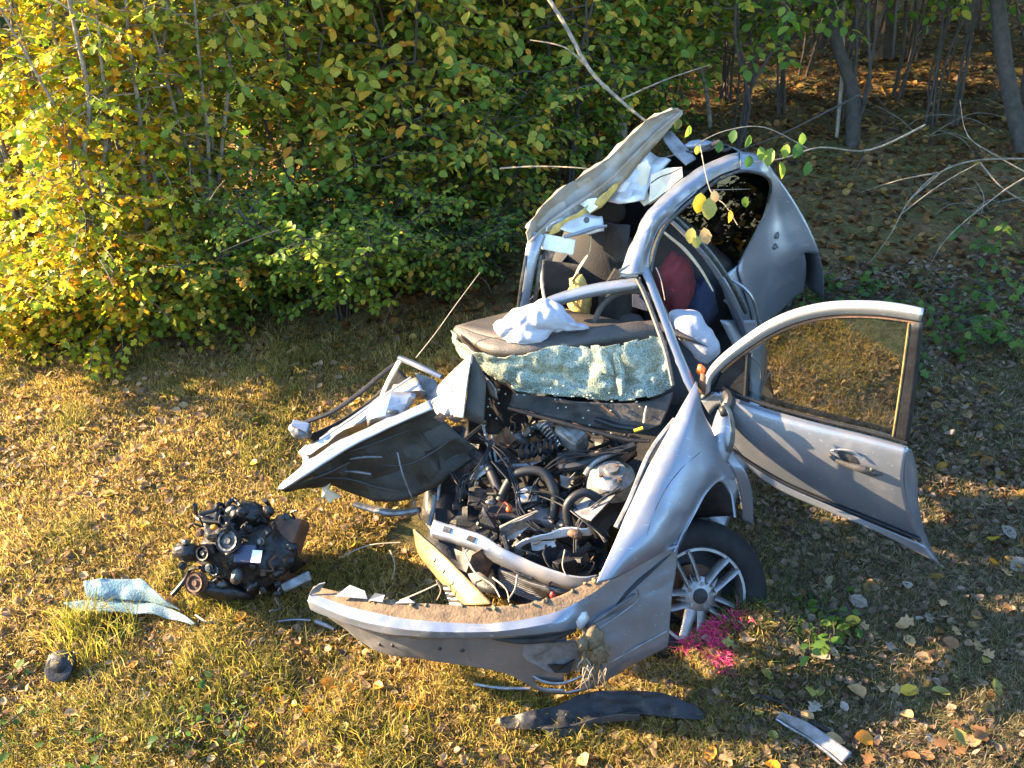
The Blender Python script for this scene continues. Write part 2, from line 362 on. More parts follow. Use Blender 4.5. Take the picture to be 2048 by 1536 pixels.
def fast_mesh(name, V, Fc, mat, smooth=False):                  # V (n,3), Fc (m,k) arrays
    me = bpy.data.meshes.new(name); V = np.asarray(V, np.float32); Fc = np.asarray(Fc, np.int32); m, k = Fc.shape
    me.vertices.add(len(V)); me.vertices.foreach_set('co', V.ravel())
    me.loops.add(m * k); me.loops.foreach_set('vertex_index', Fc.ravel())
    me.polygons.add(m); me.polygons.foreach_set('loop_start', np.arange(m, dtype=np.int32) * k)
    if smooth: me.polygons.foreach_set('use_smooth', np.ones(m, bool))
    me.materials.append(mat); me.update(calc_edges=True); return me
rng = np.random.default_rng(11)
def vnoise(x, y, s, seed=0):                                    # value noise, numpy
    x = np.asarray(x) * s + seed * 17.3; y = np.asarray(y) * s + seed * 9.1
    xi = np.floor(x).astype(np.int64); yi = np.floor(y).astype(np.int64); fx = x - xi; fy = y - yi
    fx = fx * fx * (3 - 2 * fx); fy = fy * fy * (3 - 2 * fy)
    def h(a, b):
        q = (a * 374761393 + b * 668265263 + seed * 974711) & 0x7fffffff
        q = ((q ^ (q >> 13)) * 1274126177) & 0x7fffffff; return ((q ^ (q >> 16)) & 0xffff) / 65535.
    return (h(xi, yi) * (1 - fx) + h(xi + 1, yi) * fx) * (1 - fy) + (h(xi, yi + 1) * (1 - fx) + h(xi + 1, yi + 1) * fx) * fy

# ------------------------------------------------------------------ the setting: ground and road
def warp(lo, hi, a, b, fine, coarse):
    v = [a]; 
    while v[-1] < b: v.append(v[-1] + fine)
    st = fine
    while v[-1] < hi: st = min(st * 1.25, coarse); v.append(v[-1] + st)
    st = fine
    while v[0] > lo: st = min(st * 1.25, coarse); v.insert(0, v[0] - st)
    return np.array(v)
gx = warp(-45, 45, -3.2, 4.5, .045, 2.5); gy = warp(-30, 70, 2.2, 10, .045, 2.5)
XX, YY = np.meshgrid(gx, gy, indexing='ij')
rough_amp = sm(.6, 2.2, YY)
ZZ = gz(XX, YY) + rough_amp * (.022 * (vnoise(XX, YY, 9, 1) - .5) + .03 * (vnoise(XX, YY, 3.5, 2) - .5) + .012 * (vnoise(XX, YY, 21, 3) - .5)) - .008
nx, ny = XX.shape
idx = np.arange(nx * ny).reshape(nx, ny)
quads = np.stack([idx[:-1, :-1], idx[1:, :-1], idx[1:, 1:], idx[:-1, 1:]], -1).reshape(-1, 4)
m, t, b, o = nm('ground_soil'); co = coords(t); b.inputs['Roughness'].default_value = 1; b.inputs['Specular IOR Level'].default_value = .1
n1 = N(t, 'TexNoise', Scale=2.2, Detail=8.0, Roughness=.7); t.links.new(co, n1.inputs['Vector'])
n2 = N(t, 'TexNoise', Scale=28.0, Detail=8.0, Roughness=.75); t.links.new(co, n2.inputs['Vector'])
r1 = ramp(t, n2.outputs[0], [(.30, (.035, .024, .013)), (.5, (.11, .07, .032)), (.66, (.22, .145, .06))])
r2 = ramp(t, n2.outputs[0], [(.30, (.03, .03, .012)), (.55, (.10, .085, .03)), (.7, (.17, .14, .05))])
r3 = ramp(t, n1.outputs[0], [(.42, (0, 0, 0)), (.58, (1, 1, 1))])
soil = mix(t, r3.outputs[0], r1.outputs[0], r2.outputs[0])
r4 = ramp(t, n2.outputs[0], [(.30, (.022, .03, .014)), (.5, (.055, .065, .032)), (.68, (.11, .115, .065))])         # mown grass of the road bank
sx = N(t, 'SeparateXYZ'); t.links.new(co, sx.inputs[0]); bk = N(t, 'MapRange'); t.links.new(sx.outputs[1], bk.inputs[0]); bk.inputs[1].default_value = 2.7; bk.inputs[2].default_value = 2.3
t.links.new(mix(t, bk.outputs[0], soil, r4.outputs[0]), b.inputs['Base Color'])
bp = N(t, 'Bump', Strength=1.0, Distance=.03); t.links.new(n2.outputs[0], bp.inputs['Height']); t.links.new(bp.outputs[0], b.inputs['Normal'])
me = fast_mesh('ground', np.stack([XX, YY, ZZ], -1).reshape(-1, 3), quads, m, True)
ground = link('ground', me, None); tag(ground, 'sloping verge of soil under grass and fallen leaves', 'ground', kind='structure')
rv = []; rf = []
for i in range(41):
    x = -50 + i * 2.5
    for y in (.15, -6.6): rv.append((x, y, gzf(x, min(y, -.4)) + .035))
    for y in (.15, -6.6): rv.append((x, y, gzf(x, min(y, -.4)) - .25))
for i in range(40):
    a = i * 4; rf += [(a, a + 1, a + 5, a + 4), (a, a + 4, a + 6, a + 2), (a + 1, a + 3, a + 7, a + 5)]
road = pyd('road', rv, rf, 'asphalt', None, False); tag(road, 'grey asphalt road along the top of the bank', 'road', kind='structure')
for y in (-.15, -6.3):
    pyd('edge_line', [(-50, y, gzf(0, -.4) + .040), (50, y, gzf(0, -.4) + .040), (50, y - .12, gzf(0, -.4) + .040), (-50, y - .12, gzf(0, -.4) + .040)], [(0, 1, 2, 3)], 'road_line', road, False)

# ------------------------------------------------------------------ leaves, shrubs, trees
def tmpl(kind):
    if kind == 'ovate':
        v = [(0, 0, 0), (0, .5, .03), (0, 1, -.10), (-.24, .18, .05), (-.36, .5, .09), (-.22, .8, .02), (.24, .18, .05), (.36, .5, .09), (.22, .8, .02)]
        f = [(0, 1, 4, 3), (1, 2, 5, 4), (0, 6, 7, 1), (1, 7, 8, 2)]
    elif kind == 'lance':
        v = [(0, 0, 0), (0, .5, .03), (0, 1, -.08), (-.13, .2, .03), (-.19, .5, .05), (-.12, .78, .0), (.13, .2, .03), (.19, .5, .05), (.12, .78, .0)]
        f = [(0, 1, 4, 3), (1, 2, 5, 4), (0, 6, 7, 1), (1, 7, 8, 2)]
    elif kind == 'lobed':                                       # a field-maple or oak like outline
        v = [(0, 0, 0), (0, .5, .02), (0, 1, -.08), (-.32, .05, .06), (-.22, .3, .03), (-.52, .52, .10), (-.24, .62, .02), (-.24, .85, .04),
             (.32, .05, .06), (.22, .3, .03), (.52, .52, .10), (.24, .62, .02), (.24, .85, .04)]
        f = [(0, 1, 4, 3), (1, 6, 5, 4), (1, 2, 7, 6), (0, 8, 9, 1), (1, 9, 10, 11), (1, 11, 12, 2)]
    elif kind == 'curl':                                        # dry curled leaf
        v = [(0, 0, 0), (0, .5, -.06), (0, 1, .12), (-.3, .15, .12), (-.40, .5, .20), (-.2, .85, .22), (.28, .2, .05), (.36, .55, .16), (.2, .85, .14)]
        f = [(0, 1, 4, 3), (1, 2, 5, 4), (0, 6, 7, 1), (1, 7, 8, 2)]
    elif kind == 'far':
        v = [(0, 0, 0), (-.36, .5, .08), (0, 1, -.08), (.36, .5, .08)]; f = [(0, 2, 1, 1), (0, 3, 2, 2)]
        f = [(0, 3, 2, 1)]
    return np.array(v, float), np.array(f)
TM = {k: tmpl(k) for k in ('ovate', 'lance', 'lobed', 'curl', 'far')}
def frames(dirs, nors):
    d = dirs / np.linalg.norm(dirs, axis=1, keepdims=True)
    x = np.cross(d, nors); x /= np.maximum(np.linalg.norm(x, axis=1, keepdims=True), 1e-6)
    z = np.cross(x, d); return x, d, z
def leaves_mesh(name, pos, dirs, nors, size, kind, mat):
    V, Fc = TM[kind]; x, d, z = frames(dirs, nors); n = len(pos)
    P = pos[:, None, :] + size[:, None, None] * (V[None, :, 0:1] * x[:, None] + V[None, :, 1:2] * d[:, None] + V[None, :, 2:3] * z[:, None])
    F2 = (Fc[None] + (np.arange(n) * len(V))[:, None, None]).reshape(-1, Fc.shape[1])
    return fast_mesh(name, P.reshape(-1, 3), F2, mat)
LEAFME = {}
def leaf_proto(kind, matkey, mat):
    if (kind, matkey) not in LEAFME:
        V, Fc = TM[kind]; LEAFME[(kind, matkey)] = fast_mesh('leaf', V, Fc, mat)
    return LEAFME[(kind, matkey)]
def leaf_objects(parent, pos, dirs, nors, size, kind, matkey, mat, name='leaf'):
    me = leaf_proto(kind, matkey, mat); x, d, z = frames(dirs, nors); b = BASE[parent] if parent else Vector((0, 0, 0)); out = []
    for i in range(len(pos)):
        o = bpy.data.objects.new(name, me); COL.objects.link(o)
        if parent: o.parent = parent
        s = float(size[i]); mt = Matrix((Vector(x[i]) * s, Vector(d[i]) * s, Vector(z[i]) * s)).transposed().to_4x4()
        mt.translation = Vector(pos[i]) - b; o.matrix_local = mt; out.append(o)
    return out
CAMN = np.array(CAM)
def inview(p, mg=30):
    q = p - CAMN; dep = q @ np.array(FW); px = 1024 + FPX * (q @ np.array(RT)) / np.maximum(dep, .01); py = 768 - FPX * (q @ np.array(UP)) / np.maximum(dep, .01)
    return (dep > .5) & (px > -mg) & (px < 2048 + mg) & (py > -mg) & (py < 1536 + mg), px, py, dep
def twig_points(start, d, L, droop, n):
    out = []; p = start.copy(); d = d / np.linalg.norm(d)
    for i in range(n):
        out.append(p.copy()); d = d + np.array([0, 0, -droop]) / n + rng.normal(0, .10, 3); d /= np.linalg.norm(d); p = p + d * L / n
    return np.array(out + [p])
def plant(name, label, cat, base, height, radius, stems, twigs, leaf, pal, kind='ovate', group=None, singles=0, spread=.35, low=.2, tw=(.3, .7),
          gap=.55, bark='bark', stem_r=.018, upb=.25, bias=None, droop=.5, stem_dirs=None, bare=0, keep=None, seed=1, flat=.25, ex=.8):
    global rng; rng = np.random.default_rng(seed); base = Vector(base); root = thing(name, label, cat, base, group)
    nb = np.array(base); paths = []
    for i in range(stems):
        a = 2 * math.pi * (i + rng.uniform(-.3, .3)) / stems; h = height * rng.uniform(.75, 1.0)
        if stem_dirs: dx, dy = stem_dirs[i % len(stem_dirs)]
        else: dx, dy = math.cos(a) * radius * spread, math.sin(a) * radius * spread
        pts = [nb + np.array([math.cos(a) * .05, math.sin(a) * .05, -.06])]
        for k in range(1, 6):
            u = k / 5; pts.append(nb + np.array([dx * u ** 1.3, dy * u ** 1.3, h * u]) + rng.normal(0, .03 * height / 2, 3))
        paths.append(pts); r0 = stem_r * rng.uniform(.7, 1.2)
        tube('stem', [Vector(p) for p in pts], [r0, r0 * .8, r0 * .3], bark, root, 4, 7)
    pos, dr, no, sz = [], [], [], []; tv, tf = [], []; nv = 0
    for i in range(twigs):
        pth = paths[rng.integers(len(paths))]; u = rng.uniform(low, 1.0) ** ex * 5
        st = np.array(lerp([Vector(p) for p in pth], min(u, 4.99)))
        a = rng.uniform(0, 2 * math.pi); d = np.array([math.cos(a), math.sin(a), rng.normal(upb, .25)])
        if bias is not None: d = d + np.array(bias) * rng.uniform(0, 1)
        L = rng.uniform(*tw) * radius * (1.15 - .45 * u / 5); n = max(3, int(L / (leaf * gap)))
        tp = twig_points(st, d, L, droop, n)
        if bark:
            v, f = tube(None, [Vector(q) for q in tp[::3]] if len(tp) > 6 else [Vector(q) for q in tp], [.0015 + .0045 * min(radius, 1), .001], None, None, 1, 3, cap=False)
            tv += v; tf += [tuple(q + nv for q in g) for g in f]; nv += len(v)
        if bare and rng.uniform() < bare: continue
        for k in range(1, len(tp)):
            dd = tp[k] - tp[k - 1]; dd /= np.linalg.norm(dd); side = np.cross(dd, [0, 0, 1]); side /= max(np.linalg.norm(side), 1e-3)
            sg = 1 if k % 2 else -1
            ld = dd * .55 + side * sg * rng.uniform(.5, 1.0) + np.array([0, 0, rng.normal(-.35, .3)])
            pos.append(tp[k] + ld * .01); dr.append(ld); no.append(np.array([0, 0, 1.]) + rng.normal(0, flat + .25, 3)); sz.append(leaf * rng.uniform(.65, 1.25))
    pos, dr, no, sz = map(np.array, (pos, dr, no, sz))
    if keep is not None and len(pos):
        ok = keep(pos); pos, dr, no, sz = pos[ok], dr[ok], no[ok], sz[ok]
    if tv: tag(pyd('twigs', tv, tf, bark, root, True), kind='stuff')
    if len(pos):
        vis, px, py, dep = inview(pos, 0); sel = np.zeros(len(pos), bool)
        if singles and vis.any():
            x, d, z = frames(dr, no); view = pos - CAMN; view /= np.linalg.norm(view, axis=1, keepdims=True)
            score = np.abs((z * view).sum(1)) * sz / dep - .02 * (dep - dep[vis].min()) - (~vis) * 9
            sel[np.argsort(-score)[:min(singles, int(vis.sum()))]] = True
        rest = ~sel
        if rest.any(): tag(link('foliage', leaves_mesh('foliage', pos[rest], dr[rest], no[rest], sz[rest], kind, LM[pal]), root), kind='stuff')
        if sel.any(): leaf_objects(root, pos[sel], dr[sel], no[sel], sz[sel], kind, pal, LO[pal])
    return root

# ------------------------------------------------------------------ the wrecked car
car = thing('wrecked_car', 'crushed silver three-door car with torn open front and open driver door', 'car', ORG)
# front bumper: rows run from the left-hand broken end round to the wheel arch, columns from ledge to skirt
top = [(628, 1172, .47), (700, 1188, .49), (800, 1203, .51), (900, 1211, .52), (1000, 1213, .53), (1100, 1198, .54), (1185, 1160, .56), (1265, 1115, .585), (1356, 1088, .61)]
lip = [(620, 1186, .46), (700, 1214, .47), (800, 1236, .49), (900, 1246, .50), (1000, 1246, .51), (1100, 1228, .52), (1182, 1188, .545), (1265, 1128, .58), (1357, 1092, .605)]
bul = [(616, 1202, .41), (705, 1238, .41), (805, 1258, .43), (900, 1264, .45), (1000, 1262, .46), (1095, 1248, .47), (1178, 1222, .48), (1270, 1165, .50), (1352, 1128, .52)]
bulge_u = [(622, 1217, .375), (712, 1252, .37), (805, 1270, .395), (900, 1275, .41), (1000, 1272, .42), (1095, 1263, .43), (1174, 1247, .43), (1274, 1195, .44), (1348, 1160, .46)]
rec = [(640, 1220, .335), (722, 1256, .325), (810, 1273, .345), (900, 1278, .355), (1000, 1276, .365), (1095, 1267, .375), (1172, 1252, .39), (1276, 1203, .42), (1346, 1170, .445)]
mid = [(662, 1236, .32), (735, 1275, .30), (815, 1294, .32), (900, 1302, .33), (1000, 1310, .31), (1095, 1312, .30), (1175, 1300, .30), (1280, 1260, .30), (1341, 1225, .34)]
bot = [(686, 1250, .28), (748, 1294, .25), (825, 1311, .27), (905, 1322, .27), (1000, 1336, .24), (1085, 1362, .17), (1172, 1352, .18), (1275, 1312, .19), (1337, 1278, .23)]
skr = [(690, 1256, .26), (752, 1300, .235), (830, 1316, .26), (910, 1328, .255), (1005, 1344, .22), (1090, 1384, .12), (1170, 1380, .10), (1262, 1332, .14), (1334, 1294, .19)]
for i in range(6):
    L_ = lip[i][2]; bul[i] = bul[i][:2] + (L_ - .006,); bulge_u[i] = bulge_u[i][:2] + (L_ - .032,); rec[i] = rec[i][:2] + (L_ - .115,)
    for up_, lo_ in ((rec, mid), (mid, bot), (bot, skr)): lo_[i] = lo_[i][:2] + (up_[i][2] - (lo_[i][1] - up_[i][1]) / 378 * 1.12,)
def bh(u, v):                                                   # torn openings: fog lamp gap and the crack at the corner
    return (.690 < u < .735 and .50 < v < .96) or (.60 < u < .70 and .87 < v < .93)
bumper = loft('front_bumper', [top, lip, bul, bulge_u, rec, mid, bot, skr], ['paint', 'paint_dirty', 'ledge'], car, 12, 5, cv=False, solid=.005, crump=.005, freq=7, ridge=.004, rf=6, holes=bh, matfn=lambda u, v: 2 if (v < .143 and u < .80) else 1 if (v > .57 and u < .55) else 0)
def along(obj, pts, off=.004): return [on(obj, p[0], p[1], off) for p in pts]
tube('bumper_strip', along(bumper, [(1172, 1252), (1195, 1238), (1222, 1220), (1250, 1202), (1270, 1188)], .006), [.015, .018, .018, .017, .010], 'strip', bumper, 5, 9, flat=.5)
tube('bumper_strip', along(bumper, [(985, 1277), (1030, 1281), (1070, 1280), (1110, 1274), (1148, 1264)], .012), [.005, .014, .017, .016, .012], 'dusty_plastic', bumper, 5, 9)
tube('strip_outline', along(bumper, [(1180, 1268), (1225, 1238), (1262, 1212), (1278, 1194), (1276, 1178)], .005), [.0035, .0035], 'alloy', bumper, 5, 6)
tube('lower_crease', along(bumper, [(1225, 1322), (1260, 1302), (1300, 1280), (1334, 1262)], .005), [.003, .005, .004], 'alloy', bumper, 4, 6)
tube('panel_gap', along(bumper, [(925, 1285), (932, 1304), (942, 1322)], .003), [.002, .002], 'alloy', bumper, 3, 5)
tube('fender_gap', along(bumper, [(1196, 1160), (1240, 1134), (1290, 1110), (1330, 1096), (1354, 1089)], .002), [.0025, .0025, .003], 'seal', bumper, 5, 6)
for i in range(16):
    x0 = 1110 + i * 6; k = random.uniform(0, 22); y0 = 1212 - (x0 - 1110) * .30
    tube('scuff', along(bumper, [(x0, y0), (x0 - 3 + random.uniform(-3, 3), y0 + k * .5), (x0 + random.uniform(-5, 3), y0 + k)], .002), [.0015, .001], 'seal', bumper, 2, 4)
tube('chrome_edge', [(948, 1368, .03), (1000, 1376, .03), (1060, 1377, .03)], [.006, .009, .006], 'alloy', bumper, 5, 6)
tube('chrome_edge', [(1052, 1342, .17), (1085, 1362, .14), (1125, 1366, .14), (1165, 1352, .17)], [.004, .008, .007, .004], 'alloy', bumper, 5, 6)
plate('fog_lamp_recess', [(1020, 1283, .37), (1110, 1285, .36), (1150, 1280, .36), (1165, 1300, .30), (1160, 1340, .2), (1100, 1345, .2), (1055, 1320, .26)], 'grey_plastic', bumper, .006)
plate('torn_flap', [(1095, 1328, .24), (1125, 1330, .25), (1150, 1318, .27), (1140, 1345, .22), (1110, 1345, .21)], 'black_plastic', bumper, .008)
lump('corner_bracket', S(1160, 1235, .46), frame(-FW), (.035, .05, .03), 'pale_sheet', bumper, 2, .35, 2.5, 3)
for px in (785, 880, 925, 760): lump('dent', on(bumper, px, 1288 + (px - 760) * .07, .002), frame(-FW), (.010, .012, .008), 'dusty_plastic', bumper, 1, .4, 3, px)
plate('broken_end', [(618, 1190, .46), (640, 1182, .49), (650, 1165, .54), (638, 1168, .53), (625, 1178, .50)], 'paint', bumper, .006)
for a in ([(670, 1193, .50), (700, 1170, .53), (730, 1182, .53), (735, 1198, .51)], [(738, 1200, .51), (750, 1186, .54), (770, 1190, .54), (765, 1204, .52)], [(790, 1207, .51), (815, 1195, .53), (830, 1206, .53)]): plate('clip_tab', a, 'paint_dirty', bumper, .005)
# earth and roots hanging from the torn corner
for i, (px, py, tt, s) in enumerate([(1185, 1270, .40, .05), (1195, 1300, .34, .045), (1180, 1330, .25, .045), (1195, 1350, .18, .04), (1165, 1285, .4, .03)]): lump('soil_clump', S(px, py, tt) - FW * .03, CR, (s, s * .8, s * 1.1), 'soil_clump', bumper, 2, .6, 2.5, i)
random.seed(3)
for i in range(34):
    px = random.uniform(1165, 1215); py = random.uniform(1270, 1345); d = (S(px, py, .3) - CAM).dot(FW) - .08
    tube('root', [D(px, py, d), D(px + random.uniform(-14, 14), py + 18, d - .01), D(px + random.uniform(-22, 22), py + random.uniform(28, 48), d)], [.002, .001], 'pale_twig' if i % 2 else 'soil_clump', bumper, 3, 4)
for i in range(26):
    px = random.uniform(700, 1240); k = resample(conv(top, S), 8); q = k[int((px - 628) / (1356 - 628) * (len(k) - 1))]
    lump('soil_clump', q + NN * .004 + Vector((random.uniform(-.01, .01), random.uniform(-.015, .0), 0)), CR, (random.uniform(.006, .018), random.uniform(.006, .014), .005), 'soil_clump', bumper, 1, .6, 3, i)
# left fender
f0 = [(1392, 762, .97), (1368, 806, .95), (1340, 855, .91), (1312, 905, .87), (1282, 965, .82), (1254, 1025, .77), (1226, 1092, .71), (1192, 1168, .63)]
f1 = [(1398, 790, .955), (1380, 835, .94), (1358, 880, .905), (1332, 930, .865), (1304, 985, .82), (1278, 1040, .77), (1252, 1100, .71), (1220, 1160, .635)]
f2 = [(1408, 830, .90), (1398, 870, .88), (1382, 905, .86), (1364, 945, .83), (1342, 995, .79), (1318, 1045, .75), (1290, 1100, .69), (1258, 1142, .62)]
f3 = [(1424, 860, .83), (1426, 900, .80), (1420, 928, .78), (1405, 958, .755), (1384, 995, .73), (1360, 1035, .70), (1330, 1085, .66), (1295, 1120, .61)]
f4 = [(1436, 895, .74), (1452, 925, .70), (1442, 946, .705), (1424, 962, .70), (1404, 988, .69), (1386, 1020, .67), (1366, 1058, .64), (1338, 1096, .60)]
f5 = [(1440, 905, .70), (1470, 955, .62), (1452, 958, .67), (1432, 966, .68), (1412, 988, .68), (1394, 1020, .66), (1374, 1058, .63), (1352, 1092, .60)]
fender = loft('left_fender', [f0, f1, f2, f3, f4, f5], 'paint', car, 6, 6, solid=.005, crump=.003, freq=5, ridge=.004, rf=4)
loft('fender_tail', [[(1440, 900, .72), (1462, 935, .66), (1478, 985, .52), (1484, 1040, .36)], [(1455, 890, .72), (1490, 940, .64), (1505, 990, .50), (1506, 1052, .33)]], 'paint', car, 6, 4, solid=.004)
tube('seam', along(fender, [(1418, 892), (1396, 908), (1366, 934), (1338, 968), (1314, 1012), (1296, 1062), (1284, 1108)], .001), [.0028, .0028], 'seal', fender, 6, 5)
tube('arch_lip', [(1470, 1035, .55), (1462, 985, .62), (1445, 962, .665), (1425, 966, .675), (1405, 990, .68), (1386, 1025, .66), (1366, 1065, .63), (1348, 1105, .59)], [.006, .006], 'paint', fender, 6, 6)
loft('wheel_arch_liner', [[(1362, 1090, .60), (1395, 1015, .66), (1440, 962, .66), (1478, 1030, .45)], [K(-.28, -.28, .45), K(-.02, -.30, .55), K(.22, -.30, .5), K(.38, -.28, .3)]], 'black_plastic', car, 6, 4)
tube('fender_rail', [(1350, 838, .89), (1300, 905, .84), (1260, 1000, .77), (1232, 1055, .72)], [.012, .012], 'grey_plastic', car, 5, 6, flat=.5)
# wheel with broad five twin spokes
def wheel(c, nrm, visible=True):
    rot = frame(nrm, Vector((0, 0, 1)))
    w_ = bpy.data.objects.new('wheel', None); COL.objects.link(w_); w_.parent = car; w_.location = Vector(c) - ORG; BASE[w_] = Vector(c)
    Rr = .215
    lathe('tyre', c, rot, [(.205, -.17), (.24, -.185), (.295, -.18), (.320, -.165), (.329, -.14), (.330, -.04), (.321, -.012), (.295, .006), (.258, .011), (.224, .003), (.210, -.012)], 'rubber', w_, 48)
    rim = lathe('rim', c, rot, [(.205, -.16), (.20, -.10), (.195, -.03), (.200, -.006), (.200, .006), (.212, .006), (.217, -.006), (.216, -.014)], 'alloy', w_, 48)
    lathe('brake_disc', c, rot, [(.0, -.075), (.13, -.075), (.13, -.095)], 'rust', w_, 28)
    lathe('wheel_shade_disc', c, rot, [(.0, -.12), (.20, -.12)], 'black_plastic', w_, 28)  # black disc standing in for the shade behind the spokes
    hub = lathe('hub', c, rot, [(.0, .004), (.036, .004), (.044, .0), (.07, -.003), (.085, -.012), (.085, -.03)], 'alloy', w_, 30)
    lathe('centre_cap', c, rot, [(.0, .012), (.02, .011), (.034, .006), (.036, .002)], 'black_plastic', w_, 20)
    mt = Matrix.Translation(c) @ rot
    for k in range(5):
        a = 2 * math.pi * k / 5 + .33
        for s in (-1, 1):
            pp = []
            for r, off in ((.065, .026), (.13, .032), (.206, .035)):
                pp.append(mt @ Vector((r * math.cos(a) - s * off * math.sin(a), r * math.sin(a) + s * off * math.cos(a), -.004 - .006 * (r < .1))))
            tube('spoke', pp, [.030, .024, .027], 'alloy', w_, 4, 8, flat=.4)
        b = a + math.pi / 5; lathe('wheel_nut', mt @ Vector((.053 * math.cos(b), .053 * math.sin(b), 0)), rot, [(.0, .002), (.009, .002), (.010, -.002)], 'dull_alloy', w_, 10)
        bb = [mt @ Vector((r * math.cos(a), r * math.sin(a), -.010)) for r in (.07, .11)]; tube('spoke_web', bb, [.026, .008], 'alloy', w_, 3, 8, flat=.35)
    return w_
cdir = (CAM - HUB).normalized()
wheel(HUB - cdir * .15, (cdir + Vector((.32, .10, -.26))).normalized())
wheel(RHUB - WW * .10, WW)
# windscreen pillar and roof rail, left
tube('windscreen_pillar', [(1396, 800, .915), (1378, 762, .955), (1354, 705, 1.02), (1330, 640, 1.10), (1305, 575, 1.18), (1288, 535, 1.22)], [.022, .034, .029, .026, .027, .03], 'paint', car, 6, 10, flat=.55)
tube('screen_seal', [(1346, 772, .96), (1332, 705, 1.03), (1310, 640, 1.10), (1286, 580, 1.18), (1268, 548, 1.22)], [.009, .012, .012, .010], 'seal', car, 6, 7)
loft('roof_rail', [[(1240, 545, 1.24), (1264, 492, 1.29), (1284, 440, 1.34), (1318, 400, 1.37), (1372, 352, 1.40), (1425, 322, 1.41), (1478, 304, 1.40)],
                   [(1268, 548, 1.25), (1286, 492, 1.31), (1304, 444, 1.36), (1335, 406, 1.385), (1382, 364, 1.41), (1430, 336, 1.41), (1478, 318, 1.40)],
                   [(1296, 548, 1.20), (1304, 496, 1.26), (1322, 452, 1.31), (1352, 420, 1.34), (1394, 382, 1.37), (1436, 352, 1.375), (1480, 336, 1.36)]], 'paint', car, 7, 6, solid=.006, crump=.006, freq=8, ridge=.010, rf=5)
tube('door_seal', [(1300, 545, 1.20), (1310, 495, 1.24), (1328, 455, 1.29), (1356, 424, 1.32), (1398, 388, 1.35), (1438, 357, 1.355)], [.012, .012], 'seal', car, 6, 7)
tube('drip_edge', [(1290, 545, 1.215), (1300, 498, 1.27), (1318, 455, 1.32), (1350, 420, 1.35), (1392, 383, 1.38)], [.004, .004], 'alloy', car, 6, 6)
plate('torn_joint', [(1238, 540, 1.25), (1258, 528, 1.27), (1282, 540, 1.25), (1275, 552, 1.22), (1256, 556, 1.21), (1240, 552, 1.22)], 'paint_dirty', car, .012)
tube('fallen_header_beam', [(1098, 606, 1.09), (1140, 592, 1.11), (1200, 578, 1.14), (1282, 566, 1.17)], [.036, .038, .038, .034], 'paint', car, 6, 12, flat=.8)
# B pillar, belt trim and sill on the left side
tube('door_pillar', [(1332, 432, 1.30), (1372, 470, 1.20), (1412, 515, 1.08), (1448, 570, .92), (1475, 632, .72), (1490, 672, .58)], [.02, .024, .026, .030, .034, .034], 'paint', car, 6, 10, flat=.5)
tube('pillar_seal', [(1346, 430, 1.30), (1388, 470, 1.20), (1430, 518, 1.08), (1466, 574, .92), (1492, 625, .74)], [.010, .012, .012], 'seal', car, 6, 7)
tube('pillar_trim', [(1316, 455, 1.22), (1342, 476, 1.16), (1372, 502, 1.09), (1402, 540, 1.0), (1426, 582, .9)], [.010, .018, .022, .018, .008], 'cream', car, 6, 9, flat=.4)
tube('seat_belt', [(1312, 535, 1.08), (1322, 560, 1.03), (1330, 600, .95)], [.010, .008], 'cream', car, 4, 6, flat=.2)
tube('door_striker_rail', [(1464, 560, .90), (1490, 578, .86), (1508, 604, .79), (1518, 650, .64)], [.009, .009, .008], 'alloy', car, 5, 7)
tube('door_striker_rail', [(1448, 600, .82), (1470, 622, .76), (1482, 650, .66), (1490, 690, .52)], [.006, .006], 'alloy', car, 5, 7)
loft('sill', [[(1440, 640, .72), (1478, 720, .50), (1500, 800, .30), K(.55, -.10, .2)], [(1522, 640, .62), (1530, 690, .48), K(1.2, -.02, .18), K(.55, -.02, .12)]], 'paint_inner', car, 5, 4)
# rear quarter
q0 = [(1480, 304, 1.39), (1520, 312, 1.33), (1552, 350, 1.22), (1588, 402, 1.08), (1618, 455, .94), (1640, 510, .78), (1648, 560, .60), (1650, 600, .45)]
q1 = [(1480, 336, 1.36), (1520, 340, 1.30), (1546, 368, 1.18), (1570, 420, 1.03), (1592, 470, .90), (1608, 505, .80), (1612, 540, .66), (1606, 585, .48)]
q2 = [(1480, 337, 1.355), (1530, 346, 1.28), (1545, 380, 1.15), (1550, 425, 1.02), (1562, 475, .89), (1572, 515, .78), (1575, 560, .62), (1572, 612, .42)]
q3 = [(1484, 338, 1.35), (1536, 350, 1.27), (1542, 390, 1.13), (1528, 440, 1.01), (1524, 482, .91), (1534, 535, .76), (1540, 585, .60), (1540, 640, .42)]
q4 = [(1488, 339, 1.345), (1538, 354, 1.26), (1538, 400, 1.10), (1512, 460, .99), (1478, 528, .90), (1484, 568, .80), (1498, 612, .66), (1508, 655, .50)]
qp = loft('rear_quarter_panel', [q0, q1, q2, q3, q4], 'paint', car, 6, 4, solid=.006, holes=lambda u, v: u > .72 and v < .26)
A_, B_, C_ = S(1405, 386, 1.31), S(1537, 402, 1.10), S(1476, 528, .90); wn = (B_ - A_).cross(C_ - A_).normalized()
def WQ(px, py):
    r = ray(px, py); return CAM + r * ((A_ - CAM).dot(wn) / r.dot(wn))
plate('quarter_window', [WQ(*p) for p in [(1352, 426), (1376, 404), (1402, 386), (1440, 357), (1484, 340), (1520, 342), (1538, 356), (1538, 392), (1526, 432), (1504, 474), (1476, 528), (1438, 500), (1395, 458)]], 'dark_glass', car, 0)
tube('window_gasket', [(1440, 358, 1.35), (1484, 342, 1.35), (1536, 356, 1.26), (1537, 402, 1.10), (1511, 461, .99), (1477, 527, .90)], [.009, .009], 'seal', car, 6, 6)
